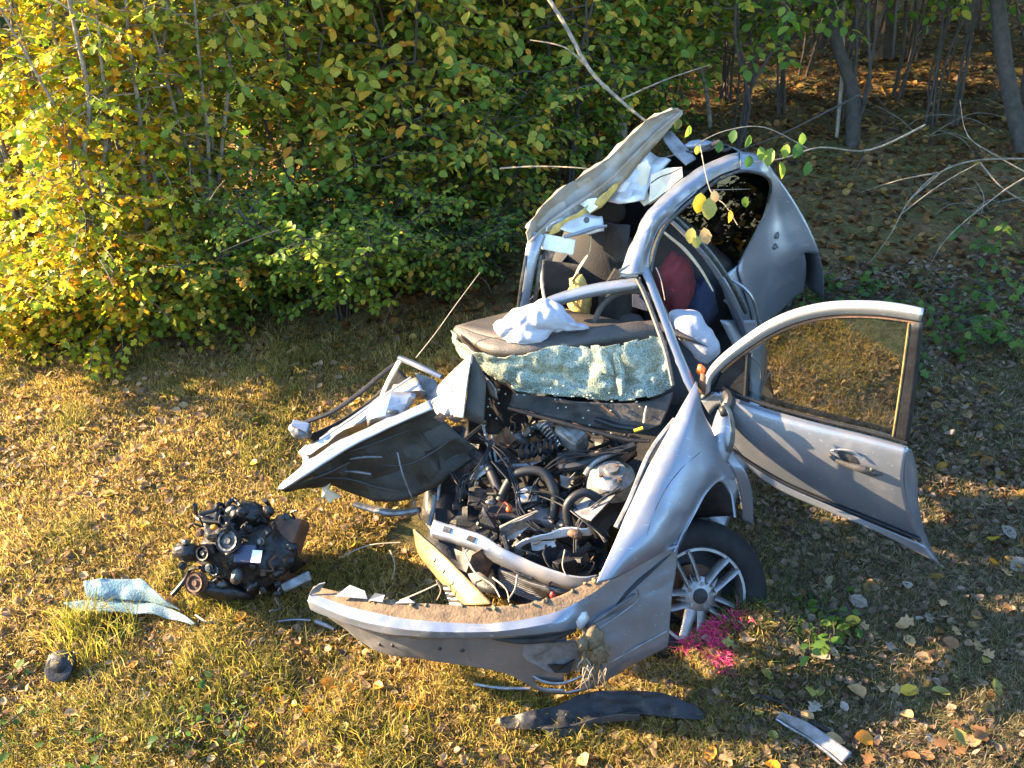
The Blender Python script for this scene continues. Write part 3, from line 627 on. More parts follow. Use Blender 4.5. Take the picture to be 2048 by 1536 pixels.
for px, py, r_ in ((1553, 470, .022), (1549, 492, .020)): lump('fuel_filler_hole', on(qp, px, py, .004), frame(-FW), (r_ * .7, r_, .006), 'seal', qp, 2, .1)
lump('filler_glint', on(qp, 1556, 494, .010), frame(-FW), (.006, .008, .004), 'alloy', qp, 1, .2)
loft('rear_arch_liner', [[(1606, 500, .80), (1612, 540, .66), (1606, 590, .46)], [K(2.42, -.32, .75), K(2.45, -.36, .6), K(2.40, -.32, .35)], [K(2.9, -.30, .7), K(2.95, -.32, .5), K(2.9, -.30, .3)]], 'black_plastic', car, 4, 4)
loft('door_shut_panel', [[(1438, 560, .86), (1452, 600, .76), (1468, 645, .62), (1480, 690, .48)], [(1478, 528, .895), (1482, 568, .795), (1496, 612, .655), (1506, 655, .495)]], 'paint_inner', car, 5, 4, solid=.006, crump=.006, freq=12)
# hidden tail and right-hand body so the shell is closed
loft('tail_panel', [[(1482, 306, 1.38), (1552, 352, 1.21), (1638, 512, .77), (1646, 600, .45)], [K(2.25, -.55, 1.25), K(2.6, -.6, 1.05), K(2.9, -.6, .7), K(2.95, -.6, .35)], [K(2.05, -.95, 1.15), K(2.4, -1.1, .95), K(2.75, -1.15, .68), K(2.8, -1.15, .32)]], 'paint', car, 5, 5)
loft('right_side_panel', [[K(2.05, -.95, 1.12), K(2.4, -1.1, .95), K(2.75, -1.15, .65), K(2.8, -1.15, .3)], [K(1.7, -1.12, .90), K(1.8, -1.16, .78), K(1.9, -1.18, .5), K(1.9, -1.16, .25)], [K(.85, -1.22, .85), K(.85, -1.26, .75), K(.85, -1.26, .5), K(.85, -1.22, .25)]], 'paint', car, 5, 5, crump=.015)
loft('floor_pan', [[K(.35, -1.3, .22), K(1.2, -1.2, .22), K(2.7, -1.1, .3)], [K(.35, -.8, .26), K(1.2, -.8, .26), K(2.9, -.8, .3)], [K(.35, -.1, .22), K(1.2, -.08, .22), K(2.9, -.1, .3)]], 'trim', car, 4, 4)
loft('rear_parcel_wall', [[K(2.05, -1.1, .35), K(2.15, -1.05, .75), K(2.2, -.95, 1.0)], [K(2.05, -.9, .35), K(2.2, -.9, .9), K(2.2, -.8, 1.1)], [K(2.05, -.2, .35), K(2.2, -.25, .85), K(2.2, -.35, 1.1)]], 'trim', car, 4, 4)
# peeled roof
loft('peeled_roof', [[(1062, 494, 1.26), (1108, 462, 1.27), (1170, 428, 1.29), (1224, 388, 1.33), (1272, 336, 1.40), (1320, 280, 1.47), (1364, 230, 1.54)],
                     [(1052, 472, 1.31), (1090, 428, 1.35), (1148, 384, 1.38), (1205, 346, 1.42), (1258, 298, 1.48), (1308, 250, 1.53), (1362, 220, 1.56)],
                     [(1058, 458, 1.33), (1086, 412, 1.38), (1138, 366, 1.42), (1192, 330, 1.46), (1248, 282, 1.51), (1300, 234, 1.56), (1344, 216, 1.58)],
                     [S(q[0] + 14, q[1] + 26, q[2] - .30) for q in [(1058, 458, 1.33), (1086, 412, 1.38), (1138, 366, 1.42), (1192, 330, 1.46), (1248, 282, 1.51), (1300, 234, 1.56), (1344, 216, 1.58)]]], ['roof_dirty'], car, 5, 3, solid=.008, crump=.016, freq=9, ridge=.012, rf=5, sharp=16)
tube('roof_rim', [(1060, 484, 1.30), (1100, 444, 1.33), (1158, 404, 1.36), (1212, 366, 1.40), (1264, 316, 1.46), (1312, 266, 1.51), (1362, 225, 1.56)], [.006, .008, .008, .006], 'roof_dirty', car, 6, 7)
loft('torn_headlining', [[(1092, 474, 1.27), (1146, 446, 1.28), (1200, 414, 1.30), (1232, 382, 1.34)], [(1104, 452, 1.31), (1160, 420, 1.33), (1208, 388, 1.36), (1236, 358, 1.39)]], 'foam', car, 6, 4, crump=.02, freq=14)
loft('inner_roof_panel', [[(1208, 398, 1.30), (1236, 404, 1.30), (1268, 406, 1.30), (1290, 402, 1.30)], [(1240, 366, 1.36), (1262, 364, 1.36), (1282, 362, 1.35), (1300, 372, 1.33)], [(1292, 290, 1.46), (1310, 300, 1.44), (1326, 312, 1.42), (1342, 320, 1.40)]], 'pale_sheet', car, 3, 3, crump=.02, freq=9, ridge=.03, rf=5, sharp=14)
plate('roof_bracket', [(1274, 332, 1.40), (1294, 320, 1.42), (1302, 336, 1.39), (1294, 372, 1.33), (1300, 406, 1.28), (1288, 412, 1.27), (1274, 396, 1.29)], 'cream', car, .014)
plate('roof_brace', [(1302, 352, 1.38), (1334, 338, 1.40), (1364, 336, 1.40), (1366, 356, 1.37), (1340, 378, 1.345), (1314, 398, 1.31), (1298, 408, 1.29)], 'cream', car, .02)
tube('crack', [(1302, 366, 1.40), (1320, 354, 1.412), (1340, 347, 1.42), (1362, 336, 1.43)], [.004, .003], 'seal', car, 4, 5)
plate('rear_roof_strip', [(1318, 268, 1.46), (1342, 262, 1.46), (1392, 318, 1.40), (1372, 330, 1.40), (1346, 306, 1.43)], 'grey_plastic', car, .008)
lump('roof_aerial_base', D(1400, 292, 5.30), frame(-FW), (.085, .03, .04), 'paint', car, 3, .15, 2, 5)
tube('aerial_rim', [D(1372, 302, 5.24), D(1396, 304, 5.23), D(1420, 294, 5.24), D(1428, 280, 5.26)], [.006, .006], 'seal', car, 4, 6)
tube('crumpled_strip', [D(1418, 294, 5.25), D(1438, 284, 5.2), D(1446, 300, 5.2), D(1462, 296, 5.2)], [.008, .014, .006], 'black_plastic', car, 4, 6)
# right windscreen pillar with its buckled header
tube('right_windscreen_pillar', [(1076, 468, 1.30), (1066, 500, 1.25), (1058, 540, 1.17), (1052, 580, 1.08), (1046, 622, .98)], [.038, .034, .028, .026, .026], 'paint', car, 6, 10, flat=.5)
tube('right_screen_seal', [(1052, 510, 1.24), (1044, 560, 1.14), (1036, 615, 1.0)], [.006, .008, .007], 'seal', car, 5, 6)
tube('right_door_seal', [(1082, 510, 1.22), (1076, 560, 1.12), (1068, 610, 1.0)], [.010, .010], 'seal', car, 5, 6)
loft('buckled_header', [[(1075, 478, 1.27), (1110, 458, 1.28), (1150, 470, 1.26), (1208, 462, 1.26)], [(1080, 452, 1.32), (1118, 434, 1.32), (1160, 424, 1.32), (1205, 430, 1.30)]], 'pale_sheet', car, 4, 3, crump=.012, freq=14, ridge=.02, rf=7, sharp=14)
lathe('header_hole', S(1172, 442, 1.31) - FW * .03, frame(-FW), [(.0, .004), (.014, .004), (.015, .0)], 'seal', car, 14)
tube('header_edge', [(1128, 474, 1.27), (1160, 466, 1.28), (1190, 456, 1.29), (1214, 452, 1.29)], [.008, .012, .006], 'paint', car, 5, 7)
plate('torn_white_scrap', [(1160, 408, 1.34), (1176, 398, 1.36), (1194, 396, 1.36), (1188, 408, 1.34), (1196, 414, 1.33), (1180, 426, 1.31), (1168, 414, 1.33)], 'white_plastic', car, .004)
obox('sun_visor', S(1117, 489, 1.24), frame(-FW + RT * .15, RT - UP * .17), (.155, .075, .02), 'white_plastic', car, .012)
obox('visor_clip', S(1116, 478, 1.25) - FW * .02, frame(-FW + RT * .15, RT - UP * .17), (.045, .018, .012), 'black_plastic', car, .003)
# interior
def seat(s, a, lean):
    g = bpy.data.objects.new('front_seat', None); COL.objects.link(g); g.parent = car; g.location = K(a, s, .3) - ORG; BASE[g] = K(a, s, .3)
    lump('seat_cushion', K(a, s, .42), CR, (.28, .25, .12), 'seat', g, 3, .12, 2, s)
    lump('seat_back', K(a + .32, s, .72), CR @ Matrix.Rotation(lean, 4, 'Y'), (.11, .26, .36), 'seat', g, 3, .12, 2, s + 1)
    lump('head_rest', K(a + .42, s, 1.10), CR, (.06, .14, .10), 'seat', g, 3, .12, 2, s + 2)
seat(-.52, 1.35, R(12)); seat(-1.0, 1.30, R(10))
lump('rear_bench', K(1.95, -.85, .55), CR, (.2, .65, .22), 'seat', car, 3, .15, 2, 4)
loft('drooping_headlining', [[(1212, 442, 1.20), (1236, 448, 1.20), (1262, 452, 1.2)], [(1216, 470, 1.13), (1240, 486, 1.12), (1258, 500, 1.12)], [(1208, 500, 1.05), (1232, 520, 1.04), (1254, 528, 1.05)]], 'trim', car, 5, 5, crump=.03)
tube('hanging_belt', [(1182, 472, 1.18), (1180, 500, 1.12), (1164, 530, 1.08), (1140, 566, 1.04)], [.012, .014, .016], 'cream', car, 5, 6, flat=.25)
tube('hanging_belt', [(1176, 510, 1.10), (1156, 540, 1.05), (1146, 580, 1.0), (1148, 602, .98)], [.008, .008], 'cream', car, 5, 6, flat=.25)
tube('belt_guide', [(1084, 520, 1.10), (1083, 560, 1.04), (1090, 605, .95)], [.007, .009], 'cream', car, 4, 6)
lump('burst_seat_foam', S(1160, 598, .93), CR, (.05, .06, .13), 'foam', car, 3, .3, 2.5, 7)
lump('burst_seat_foam', S(1132, 640, .90), CR, (.05, .06, .05), 'foam', car, 3, .3, 2.5, 9)
loft('passenger_door_trim', [[(1086, 520, 1.0), (1120, 525, .98), (1165, 530, .98)], [(1086, 570, .86), (1120, 575, .84), (1165, 580, .84)], [(1092, 620, .7), (1120, 625, .7), (1165, 630, .7)]], 'trim', car, 4, 4, crump=.02)
sw = frame((CAM - S(1262, 640, .95)).normalized() + NN * .6 - AX * .5); pts = [S(1262, 655, .98) + (sw @ Vector((.17 * math.cos(a), .17 * math.sin(a), 0))) for a in np.linspace(0, 2 * math.pi, 17)]
tube('steering_wheel', pts, [.014, .014], 'dash', car, 3, 8)
lump('steering_hub', S(1262, 655, .96), sw, (.07, .07, .03), 'trim', car, 2, .1)
obox('centre_console', S(1235, 600, .85), CR, (.3, .12, .3), 'trim', car, .02, .02)
obox('gauge_panel', S(1282, 603, .98), CR @ Matrix.Rotation(.2, 4, 'Z'), (.02, .09, .08), 'blue_cloth', car, .005)
loft('dashboard', [[(912, 652, .97), (985, 676, 1.00), (1060, 688, 1.02), (1130, 672, 1.03), (1210, 652, 1.04), (1310, 640, 1.03)], [(908, 664, .95), (978, 698, .98), (1058, 706, .99), (1130, 692, 1.01), (1210, 676, 1.02), (1318, 660, 1.01)],
                   [(930, 690, .89), (985, 720, .91), (1060, 728, .92), (1130, 722, .93), (1212, 712, .93), (1330, 700, .93)], [(960, 740, .75), (1000, 765, .76), (1060, 780, .78), (1130, 785, .78), (1212, 790, .78), (1340, 775, .8)]], 'dash', car, 7, 5, solid=.01, crump=.010, freq=7)
loft('dash_shelf', [[(912, 652, .97), (985, 676, 1.00), (1060, 688, 1.02), (1130, 672, 1.03), (1210, 652, 1.04), (1310, 640, 1.03)], [K(.85, -1.35, .90), K(.92, -1.2, .93), K(.98, -1.1, .96), K(.95, -.9, .97), K(.92, -.6, .98), K(.85, -.2, .97)]], 'dash', car, 5, 3)
# windscreen remains
gl = loft('shattered_windscreen', [[(898, 660, .99), (950, 702, 1.0), (1005, 712, 1.0), (1062, 703, 1.01), (1125, 690, 1.03), (1185, 694, 1.02), (1240, 688, 1.03), (1300, 672, 1.04), (1332, 682, 1.02)],
                                    [(905, 678, .96), (962, 722, .95), (1012, 735, .94), (1062, 735, .94), (1125, 728, .95), (1190, 735, .94), (1240, 735, .94), (1300, 722, .95), (1336, 722, .96)],
                                    [(910, 690, .94), (978, 742, .90), (1022, 760, .88), (1066, 765, .88), (1125, 762, .88), (1192, 770, .87), (1240, 768, .87), (1300, 760, .88), (1340, 752, .90)],
                                    [(915, 700, .92), (1000, 758, .86), (1034, 782, .84), (1070, 788, .83), (1125, 792, .82), (1195, 800, .81), (1245, 802, .81), (1302, 794, .82), (1346, 778, .85)]], 'shatter_green', car, 7, 7, solid=.006, crump=.012, freq=22, ridge=.034, rf=6, holes=lambda u, v: (v < .07 and math.sin(u * 61) + math.sin(u * 23 + 1) > .3) or (v > .93 and math.sin(u * 47) > .2))
loft('glass_fold', [[(1182, 692, 1.04), (1196, 690, 1.05), (1206, 696, 1.04)], [(1190, 722, .99), (1206, 722, 1.0), (1222, 728, .98)], [(1205, 745, .94), (1216, 748, .95), (1232, 752, .93)]], 'shatter_green', gl, 4, 6, crump=.012, freq=20)
loft('glass_fold', [[(1226, 706, 1.01), (1234, 704, 1.02), (1242, 712, 1.0)], [(1230, 740, .95), (1242, 740, .96), (1250, 746, .94)], [(1236, 785, .86), (1244, 792, .86), (1250, 776, .88)]], 'shatter_green', gl, 4, 6, crump=.012, freq=20)
random.seed(9)
for i in range(70):
    px = random.uniform(960, 1330); py = random.uniform(705, 800) if i % 2 else random.uniform(780, 870)
    o_ = lump('glass_crumb', S(px, py, .97 - (py - 690) * .0014) - FW * .03, CR, (.006, .006, .004), 'shatter_green', gl, 1, .5, 3, i)
# cowl below the screen
loft('cowl_panel', [[(1028, 786, .82), (1110, 796, .81), (1200, 806, .80), (1290, 803, .80), (1346, 784, .84)], [(1022, 800, .79), (1110, 812, .77), (1200, 832, .74), (1280, 838, .74), (1338, 815, .79)], [(1018, 812, .76), (1110, 836, .72), (1200, 858, .68), (1270, 866, .68), (1322, 850, .73)]], 'dusty_plastic', car, 7, 5, solid=.006, crump=.010, freq=9)
tube('cowl_edge', [(1016, 816, .76), (1090, 836, .73), (1180, 860, .69), (1250, 878, .67), (1300, 882, .68)], [.012, .016, .018, .02, .014], 'rust', car, 6, 8, flat=.6)
tube('wiper_linkage', [(1140, 760, .86), (1170, 785, .83), (1210, 815, .78), (1236, 838, .74)], [.006, .006], 'rust', car, 4, 6)
tube('corrugated_hose', [(1190, 838, .74), (1230, 852, .72), (1270, 858, .72)], [.012, .012], 'cable', car, 6, 8)
tube('yellow_clip', [(1268, 862, .73), (1286, 856, .74)], [.008, .008], plain('yellow_plastic', (.7, .5, .02), .5), car, 3, 6)
tube('wiper_stub', [(1288, 845, .75), (1290, 825, .80), (1293, 812, .83)], [.006, .003], 'cream', car, 3, 6)
# airbags
loft('passenger_airbag', [[(988, 652, 1.02), (1008, 632, 1.06), (1046, 612, 1.12), (1080, 602, 1.15), (1104, 606, 1.14), (1140, 632, 1.10), (1178, 650, 1.06)],
                          [(994, 664, 1.03), (1016, 650, 1.08), (1050, 636, 1.13), (1082, 630, 1.14), (1106, 632, 1.13), (1140, 646, 1.10), (1178, 654, 1.06)],
                          [(1004, 676, 1.02), (1024, 668, 1.05), (1052, 664, 1.07), (1086, 660, 1.08), (1112, 658, 1.08), (1144, 658, 1.07), (1178, 656, 1.06)],
                          [(1010, 682, 1.0), (1028, 684, 1.02), (1052, 686, 1.02), (1086, 672, 1.04), (1112, 666, 1.05), (1144, 662, 1.06), (1178, 658, 1.055)]], 'airbag', car, 11, 10, solid=.004, crump=.010, freq=14, ridge=.030, rf=7)
loft('driver_airbag', [[(1340, 640, .98), (1346, 626, 1.0), (1368, 618, 1.01), (1392, 622, 1.0), (1402, 634, .98)], [(1352, 662, .95), (1368, 655, 1.0), (1384, 650, 1.01), (1404, 652, 1.0), (1418, 660, .95)], [(1368, 688, .90), (1384, 684, .95), (1400, 682, .96), (1418, 684, .95), (1434, 690, .90)], [(1384, 706, .86), (1396, 718, .86), (1412, 728, .85), (1426, 718, .86), (1438, 706, .87)]], 'airbag', car, 6, 6, solid=.004, crump=.006, freq=14, ridge=.016, rf=6)
# bonnet folded up like a tent
loft('folded_bonnet', [[(556, 980, .55), (600, 945, .60), (660, 905, .66), (740, 866, .72), (810, 838, .77), (866, 812, .82)],
                       [(566, 968, .58), (608, 932, .64), (668, 893, .70), (742, 855, .76), (808, 828, .80), (862, 800, .85)],
                       [(562, 982, .56), (614, 950, .58), (672, 915, .63), (744, 876, .69), (812, 848, .73), (872, 826, .78)],
                       [(580, 982, .52), (640, 966, .50), (700, 948, .53), (770, 915, .58), (840, 885, .64), (905, 858, .70)],
                       [(590, 978, .50), (650, 966, .46), (716, 975, .44), (790, 962, .46), (868, 930, .53), (950, 895, .60)],
                       [(592, 976, .50), (652, 966, .45), (730, 996, .38), (812, 1000, .38), (890, 960, .46), (960, 905, .56)]], ['paint', 'bonnet_under'], car, 4, 3, solid=.006, crump=.022, freq=7, ridge=.020, rf=4, sharp=16, matfn=lambda u, v: 0 if v < .30 else 1)
loft('bonnet_edge', [[(556, 978, .57), (604, 934, .64), (664, 894, .70), (740, 854, .76), (806, 826, .81), (856, 802, .85)], [(566, 980, .57), (614, 950, .63), (672, 912, .69), (746, 872, .75), (812, 842, .80), (866, 818, .84)]], 'paint_clean', car, 7, 3, solid=.01, crump=.006, freq=9)
bn = loft('bonnet_flap', [[(944, 708, 1.06), (936, 752, 1.0), (930, 800, .93), (926, 836, .88)], [(916, 732, .96), (905, 770, .88), (898, 806, .82), (894, 832, .78)], [(886, 762, .84), (872, 788, .78), (862, 808, .74), (868, 834, .71)], [(872, 778, .78), (858, 798, .73), (848, 814, .70), (846, 822, .69)]], 'paint_clean', car, 5, 5, solid=.006)
lump('puncture', on(bn, 907, 780, .003), frame(-FW, RT + UP), (.014, .006, .004), 'seal', bn, 2, .2)
for a in ([(868, 836, .82), (880, 824, .84), (894, 834, .82), (884, 844, .80)], [(894, 836, .82), (906, 828, .83), (926, 838, .81), (910, 846, .79)]): plate('torn_edge', a, 'rust', bn, .004)
loft('bonnet_inner_side', [[(945, 708, 1.02), (958, 730, .98), (972, 760, .92)], [(928, 836, .82), (950, 845, .80), (968, 850, .78)]], 'bonnet_under', car, 5, 4, crump=.02)
for i, pts in enumerate([[(700, 918, .64), (730, 914, .65), (764, 914, .65)], [(690, 942, .58), (716, 944, .58), (742, 948, .57)], [(770, 930, .60), (820, 928, .60), (870, 902, .64), (900, 880, .68)], [(640, 955, .57), (700, 958, .54), (760, 975, .48), (820, 985, .45)], [(690, 905, .68), (740, 890, .70), (820, 860, .74)], [(840, 870, .71), (870, 905, .62), (880, 940, .53)], [(600, 965, .58), (650, 948, .6), (700, 925, .64)]]): tube('bonnet_rib', pts, [.006, .011, .007], 'bonnet_under' if i > 1 else 'dull_alloy', car, 5, 7, flat=.6)
tube('washer_hose', [(795, 905, .66), (806, 950, .58), (826, 1000, .45), (842, 1040, .35)], [.004, .004], 'dull_alloy', car, 5, 6)
# right inner wing, laid open
loft('right_inner_wing', [[(598, 905, .55), (650, 868, .62), (720, 820, .70), (790, 772, .78), (830, 752, .82)], [(612, 912, .56), (672, 872, .63), (738, 832, .71), (802, 790, .78), (846, 778, .82)], [(632, 918, .50), (692, 880, .55), (752, 846, .61), (812, 808, .68), (856, 796, .72)]], 'paint_clean', car, 4, 2, crump=.03, freq=9, sharp=14)
loft('strut_top', [[(745, 800, .76), (785, 785, .80), (832, 786, .80)], [(738, 825, .74), (775, 812, .79), (826, 806, .76)], [(738, 850, .68), (770, 842, .72), (800, 838, .72)]], 'paint_clean', car, 3, 2, crump=.03, freq=9, sharp=14)
lump('strut_hole', S(788, 824, .79) - FW * .02, frame(-FW), (.028, .012, .006), 'seal', car, 2, .1)
tube('wing_flange', [(640, 878, .64), (700, 838, .71), (760, 796, .78), (822, 754, .85)], [.012, .014, .010], 'paint', car, 5, 8, flat=.5)
tube('outer_wing_seal', [(606, 846, .66), (664, 824, .70), (720, 786, .76), (772, 742, .83), (800, 722, .86)], [.010, .012, .010], 'black_plastic', car, 5, 7)
loft('wing_recess', [[(612, 872, .58), (680, 840, .62), (750, 790, .70), (795, 735, .80)], [(640, 890, .5), (700, 850, .58), (770, 800, .68), (820, 760, .76)]], 'trim', car, 5, 4)
lump('headlamp_mount', S(600, 862, .63), frame(-FW, RT - UP * .35), (.055, .035, .05), 'grey_plastic', car, 3, .25, 2, 3)
obox('headlamp_mount_plate', S(604, 852, .66) - FW * .01, frame(-FW + UP * .5, RT - UP * .35), (.085, .04, .03), 'paint', car, .006, .008)
tube('wing_cross_bar', [(800, 716, .88), (842, 734, .87), (884, 754, .85)], [.024, .024, .022], 'paint', car, 5, 8, flat=.6)
tube('wing_cross_bar', [(803, 716, .885), (778, 760, .80), (760, 800, .73)], [.016, .018, .014], 'cream', car, 5, 8, flat=.6)
tube('antenna', [(832, 716, .90), (870, 668, 1.02), (910, 612, 1.15), (960, 545, 1.28)], [.003, .0018], 'pale_twig', car, 5, 5)
plate('wing_gusset', [(830, 745, .80), (872, 760, .78), (880, 800, .72), (852, 800, .72)], 'grey_plastic', car, .006)
loft('wing_front_lip', [[(596, 905, .54), (606, 918, .52), (604, 935, .50)], [(614, 888, .58), (618, 905, .56), (616, 930, .52)]], 'paint_clean', car, 4, 4)
plate('hanging_scrap', [(646, 968, .47), (662, 964, .49), (656, 978, .46), (682, 994, .42), (668, 998, .40), (660, 1006, .38), (652, 994, .41), (644, 994, .41)], 'cream', car, .008)
tube('bent_frame_rail', [(708, 1008, .34), (745, 1018, .32), (790, 1026, .32), (840, 1020, .34)], [.022, .026, .028, .024], 'dull_alloy', car, 5, 9, flat=.6)
# slam panel, radiator and bumper beam
sp = loft('slam_panel', [[(868, 1040, .52), (920, 1056, .52), (968, 1072, .52), (1010, 1098, .50), (1080, 1130, .48), (1150, 1152, .48), (1196, 1150, .49)], [(860, 1066, .50), (910, 1080, .49), (960, 1098, .48), (1000, 1120, .46), (1070, 1150, .44), (1140, 1172, .43), (1190, 1172, .44)], [(862, 1074, .46), (908, 1088, .45), (956, 1106, .44), (996, 1128, .42), (1066, 1158, .40), (1136, 1180, .38), (1186, 1180, .4)]], ['paint_clean', 'paint_dirty'], car, 6, 4, solid=.004, crump=.007, freq=12, matfn=lambda u, v: 0 if u < .38 else 1)  # left end lighter: the blue light on it is put into the paint
plate('latch_hole', along(sp, [(889, 1052), (903, 1056), (899, 1067), (885, 1063)], .005), 'seal', sp, .006)
plate('latch_hole', along(sp, [(938, 1070), (952, 1075), (946, 1086), (932, 1080)], .005), 'trim', sp, .006)
loft('radiator', [[(1000, 1135, .36), (1060, 1162, .35), (1110, 1178, .35), (1150, 1180, .35)], [(1000, 1170, .24), (1060, 1192, .24), (1110, 1200, .25), (1150, 1196, .25)]], 'radiator', car, 4, 4, solid=.03)
for i in range(9): tube('radiator_fin', [(1000, 1140 + i * 4, .36 - i * .013), (1060, 1166 + i * 4, .352 - i * .013), (1120, 1180 + i * 3, .352 - i * .012)], [.003, .003], 'grey_plastic', car, 3, 5)
bb = loft('bumper_beam', [[(828, 1058, .44), (868, 1092, .42), (920, 1142, .42), (985, 1208, .44)], [(832, 1085, .38), (858, 1118, .37), (898, 1160, .38), (950, 1210, .42)], [(842, 1112, .32), (866, 1144, .32), (898, 1182, .33), (930, 1210, .38)]], 'ochre', car, 6, 4, solid=.012, crump=.008)
for px, py in ((872, 1120), (890, 1142), (908, 1166)): lump('beam_hole', on(bb, px, py, .004), frame(-FW, RT + UP * .8), (.014, .009, .006), 'seal', bb, 2, .1)
for i in range(9): tube('duct_rib', [(886 + i * 2, 1172 + i * 5, .34 - i * .002), (908 + i * 2, 1174 + i * 5, .35), (930 + i, 1180 + i * 4, .33)], [.006, .007, .005], 'cream' if i % 2 else 'trim', car, 3, 6)
for i, (pts, r_) in enumerate([([(930, 1108, .5), (950, 1145, .48), (985, 1170, .48), (1000, 1195, .48)], .005), ([(1035, 1150, .52), (1030, 1178, .5), (1016, 1200, .5)], .005), ([(985, 1155, .5), (1012, 1178, .5), (1018, 1205, .5)], .004), ([(800, 1202, .3), (840, 1185, .36), (876, 1168, .42)], .006), ([(873, 1160, .4), (882, 1180, .36), (874, 1200, .3)], .005), ([(1000, 1055, .55), (1030, 1040, .58), (1074, 1022, .6)], .006), ([(1130, 1100, .5), (1125, 1130, .5), (1132, 1150, .48)], .004), ([(690, 1110, .1), (740, 1090, .16), (800, 1085, .2)], .004), ([(780, 1100, .14), (790, 1130, .1), (784, 1160, .04)], .004)]): tube('snapped_twig', pts, [r_, r_ * .6], 'pale_twig', car, 4, 6)
loft('bulkhead', [[(950, 728, .86), (985, 752, .82), (1022, 776, .78), (1036, 800, .74)], [(940, 800, .66), (980, 810, .62), (1020, 818, .62), (1050, 830, .62)], [(930, 880, .45), (975, 890, .42), (1020, 895, .42), (1060, 900, .42)]], 'black_plastic', car, 5, 5, solid=.01, crump=.04, freq=9)
loft('torn_plate', [[(958, 742, .92), (972, 762, .88), (980, 790, .82)], [(972, 752, .90), (990, 775, .86), (996, 800, .8)]], 'dull_alloy', car, 4, 4, crump=.02, freq=12)
# engine bay: large pieces first, then the tangle
bay = lambda u, v: S(940 + 300 * u, 840 + 310 * v, .5)
loft('bay_floor', [[(905, 850, .42), (990, 850, .40), (1100, 860, .40), (1260, 890, .45)], [(850, 980, .24), (960, 980, .22), (1100, 980, .20), (1230, 1010, .3)], [(850, 1060, .12), (960, 1090, .14), (1080, 1110, .14), (1200, 1120, .28)], [(880, 1150, .05), (980, 1190, .08), (1080, 1200, .10), (1190, 1180, .22)]], 'black_plastic', car, 6, 5, solid=.01, crump=.07, freq=9)
lathe('strut_tower', S(1224, 950, .62), frame(NN, AX), [(.0, .045), (.03, .045), (.035, .03), (.06, .03), (.07, .02), (.10, .0), (.115, -.06)], 'dull_alloy', car, 22)
for a_ in range(3): lathe('strut_nut', S(1224, 950, .655) + CR @ Vector((.05 * math.cos(a_ * 2.1), .05 * math.sin(a_ * 2.1), 0)), frame(NN), [(.0, .012), (.009, .012), (.010, 0)], 'rust', car, 8)
obox('coolant_tank', S(1140, 874, .64), CR @ Matrix.Rotation(.4, 4, 'Z'), (.09, .17, .10), 'dull_alloy', car, .025, .012)
for i in range(8): tube('coil_turn', [(1078 + i * 5, 858 + i * 5, .62), (1092 + i * 4, 846 + i * 6, .65), (1106 + i * 2, 862 + i * 4, .62)], [.006, .006], 'alloy', car, 4, 6)
obox('control_unit', S(1052, 990, .52), frame(NN - AX * .5, WW + AX * .5), (.10, .075, .02), 'dull_alloy', car, .006)
obox('fuse_box', S(1010, 1030, .44), frame(NN, WW + AX * .2), (.16, .10, .08), 'black_plastic', car, .01)
obox('battery_tray', S(1100, 1020, .42), frame(NN - AX * .2, WW), (.2, .16, .05), 'grey_plastic', car, .01, .015)
plate('bent_plate', [(1000, 1052, .52), (1040, 1040, .54), (1076, 1022, .56), (1060, 1050, .5), (1020, 1085, .44), (1000, 1080, .45)], 'dull_alloy', car, .008)
plate('bent_plate', [(940, 960, .55), (955, 930, .6), (968, 925, .6), (972, 945, .57), (950, 962, .53)], 'dull_alloy', car, .006)
plate('bent_plate', [(1120, 950, .6), (1140, 955, .59), (1150, 945, .6), (1136, 975, .54), (1122, 972, .55)], 'dull_alloy', car, .006)
loft('crumpled_shield', [[(1030, 1092, .46), (1060, 1072, .50), (1100, 1066, .52), (1130, 1056, .54), (1180, 1056, .54)], [(1036, 1102, .43), (1064, 1082, .47), (1104, 1078, .48), (1140, 1072, .5), (1184, 1070, .5)]], 'pale_sheet', car, 5, 4, crump=.012, freq=14)
plate('bent_plate', [(1062, 1084, .47), (1108, 1082, .48), (1112, 1092, .46), (1080, 1102, .43), (1064, 1100, .43)], 'pale_sheet', car, .006)
lump('hose_collar', S(1150, 1068, .54), CR, (.02, .035, .02), 'rust', car, 2, .3)
for pts, r_, mt in [([(1120, 935, .60), (1160, 930, .62), (1215, 910, .65), (1270, 890, .68)], .022, 'cable'), ([(1170, 950, .60), (1190, 925, .64), (1240, 900, .68)], .012, 'dull_alloy'), ([(966, 850, .68), (976, 890, .62), (984, 930, .56)], .007, 'dull_alloy'), ([(984, 870, .66), (990, 910, .6), (998, 950, .55)], .006, 'grey_plastic'), ([(1025, 932, .56), (1060, 930, .57), (1090, 925, .58)], .010, 'grey_plastic'), ([(990, 935, .54), (1010, 945, .53), (1030, 960, .52)], .016, 'cable'), ([(1176, 960, .56), (1170, 940, .6), (1178, 930, .62)], .010, 'cable'), ([(1105, 1000, .5), (1120, 1010, .5), (1118, 1026, .48)], .003, 'red_plastic'), ([(996, 1000, .48), (1016, 1010, .48), (1030, 1040, .46)], .003, 'red_plastic'), ([(870, 990, .40), (866, 1020, .34), (858, 1050, .30)], .012, 'grey_plastic'), ([(880, 960, .45), (876, 1000, .38)], .008, 'dull_alloy')]:
    tube('hose' if r_ > .009 else 'cable', pts, [r_, r_], mt, car, 5, 8)
lump('orange_connector', S(1018, 1018, .5), CR, (.016, .014, .014), 'orange_lamp', car, 2, .2)
lump('white_connector', S(1006, 992, .52), CR, (.012, .012, .018), 'white_plastic', car, 2, .2)
lump('red_clip', S(1105, 1190, .5), CR, (.012, .012, .016), 'red_plastic', car, 2, .2)
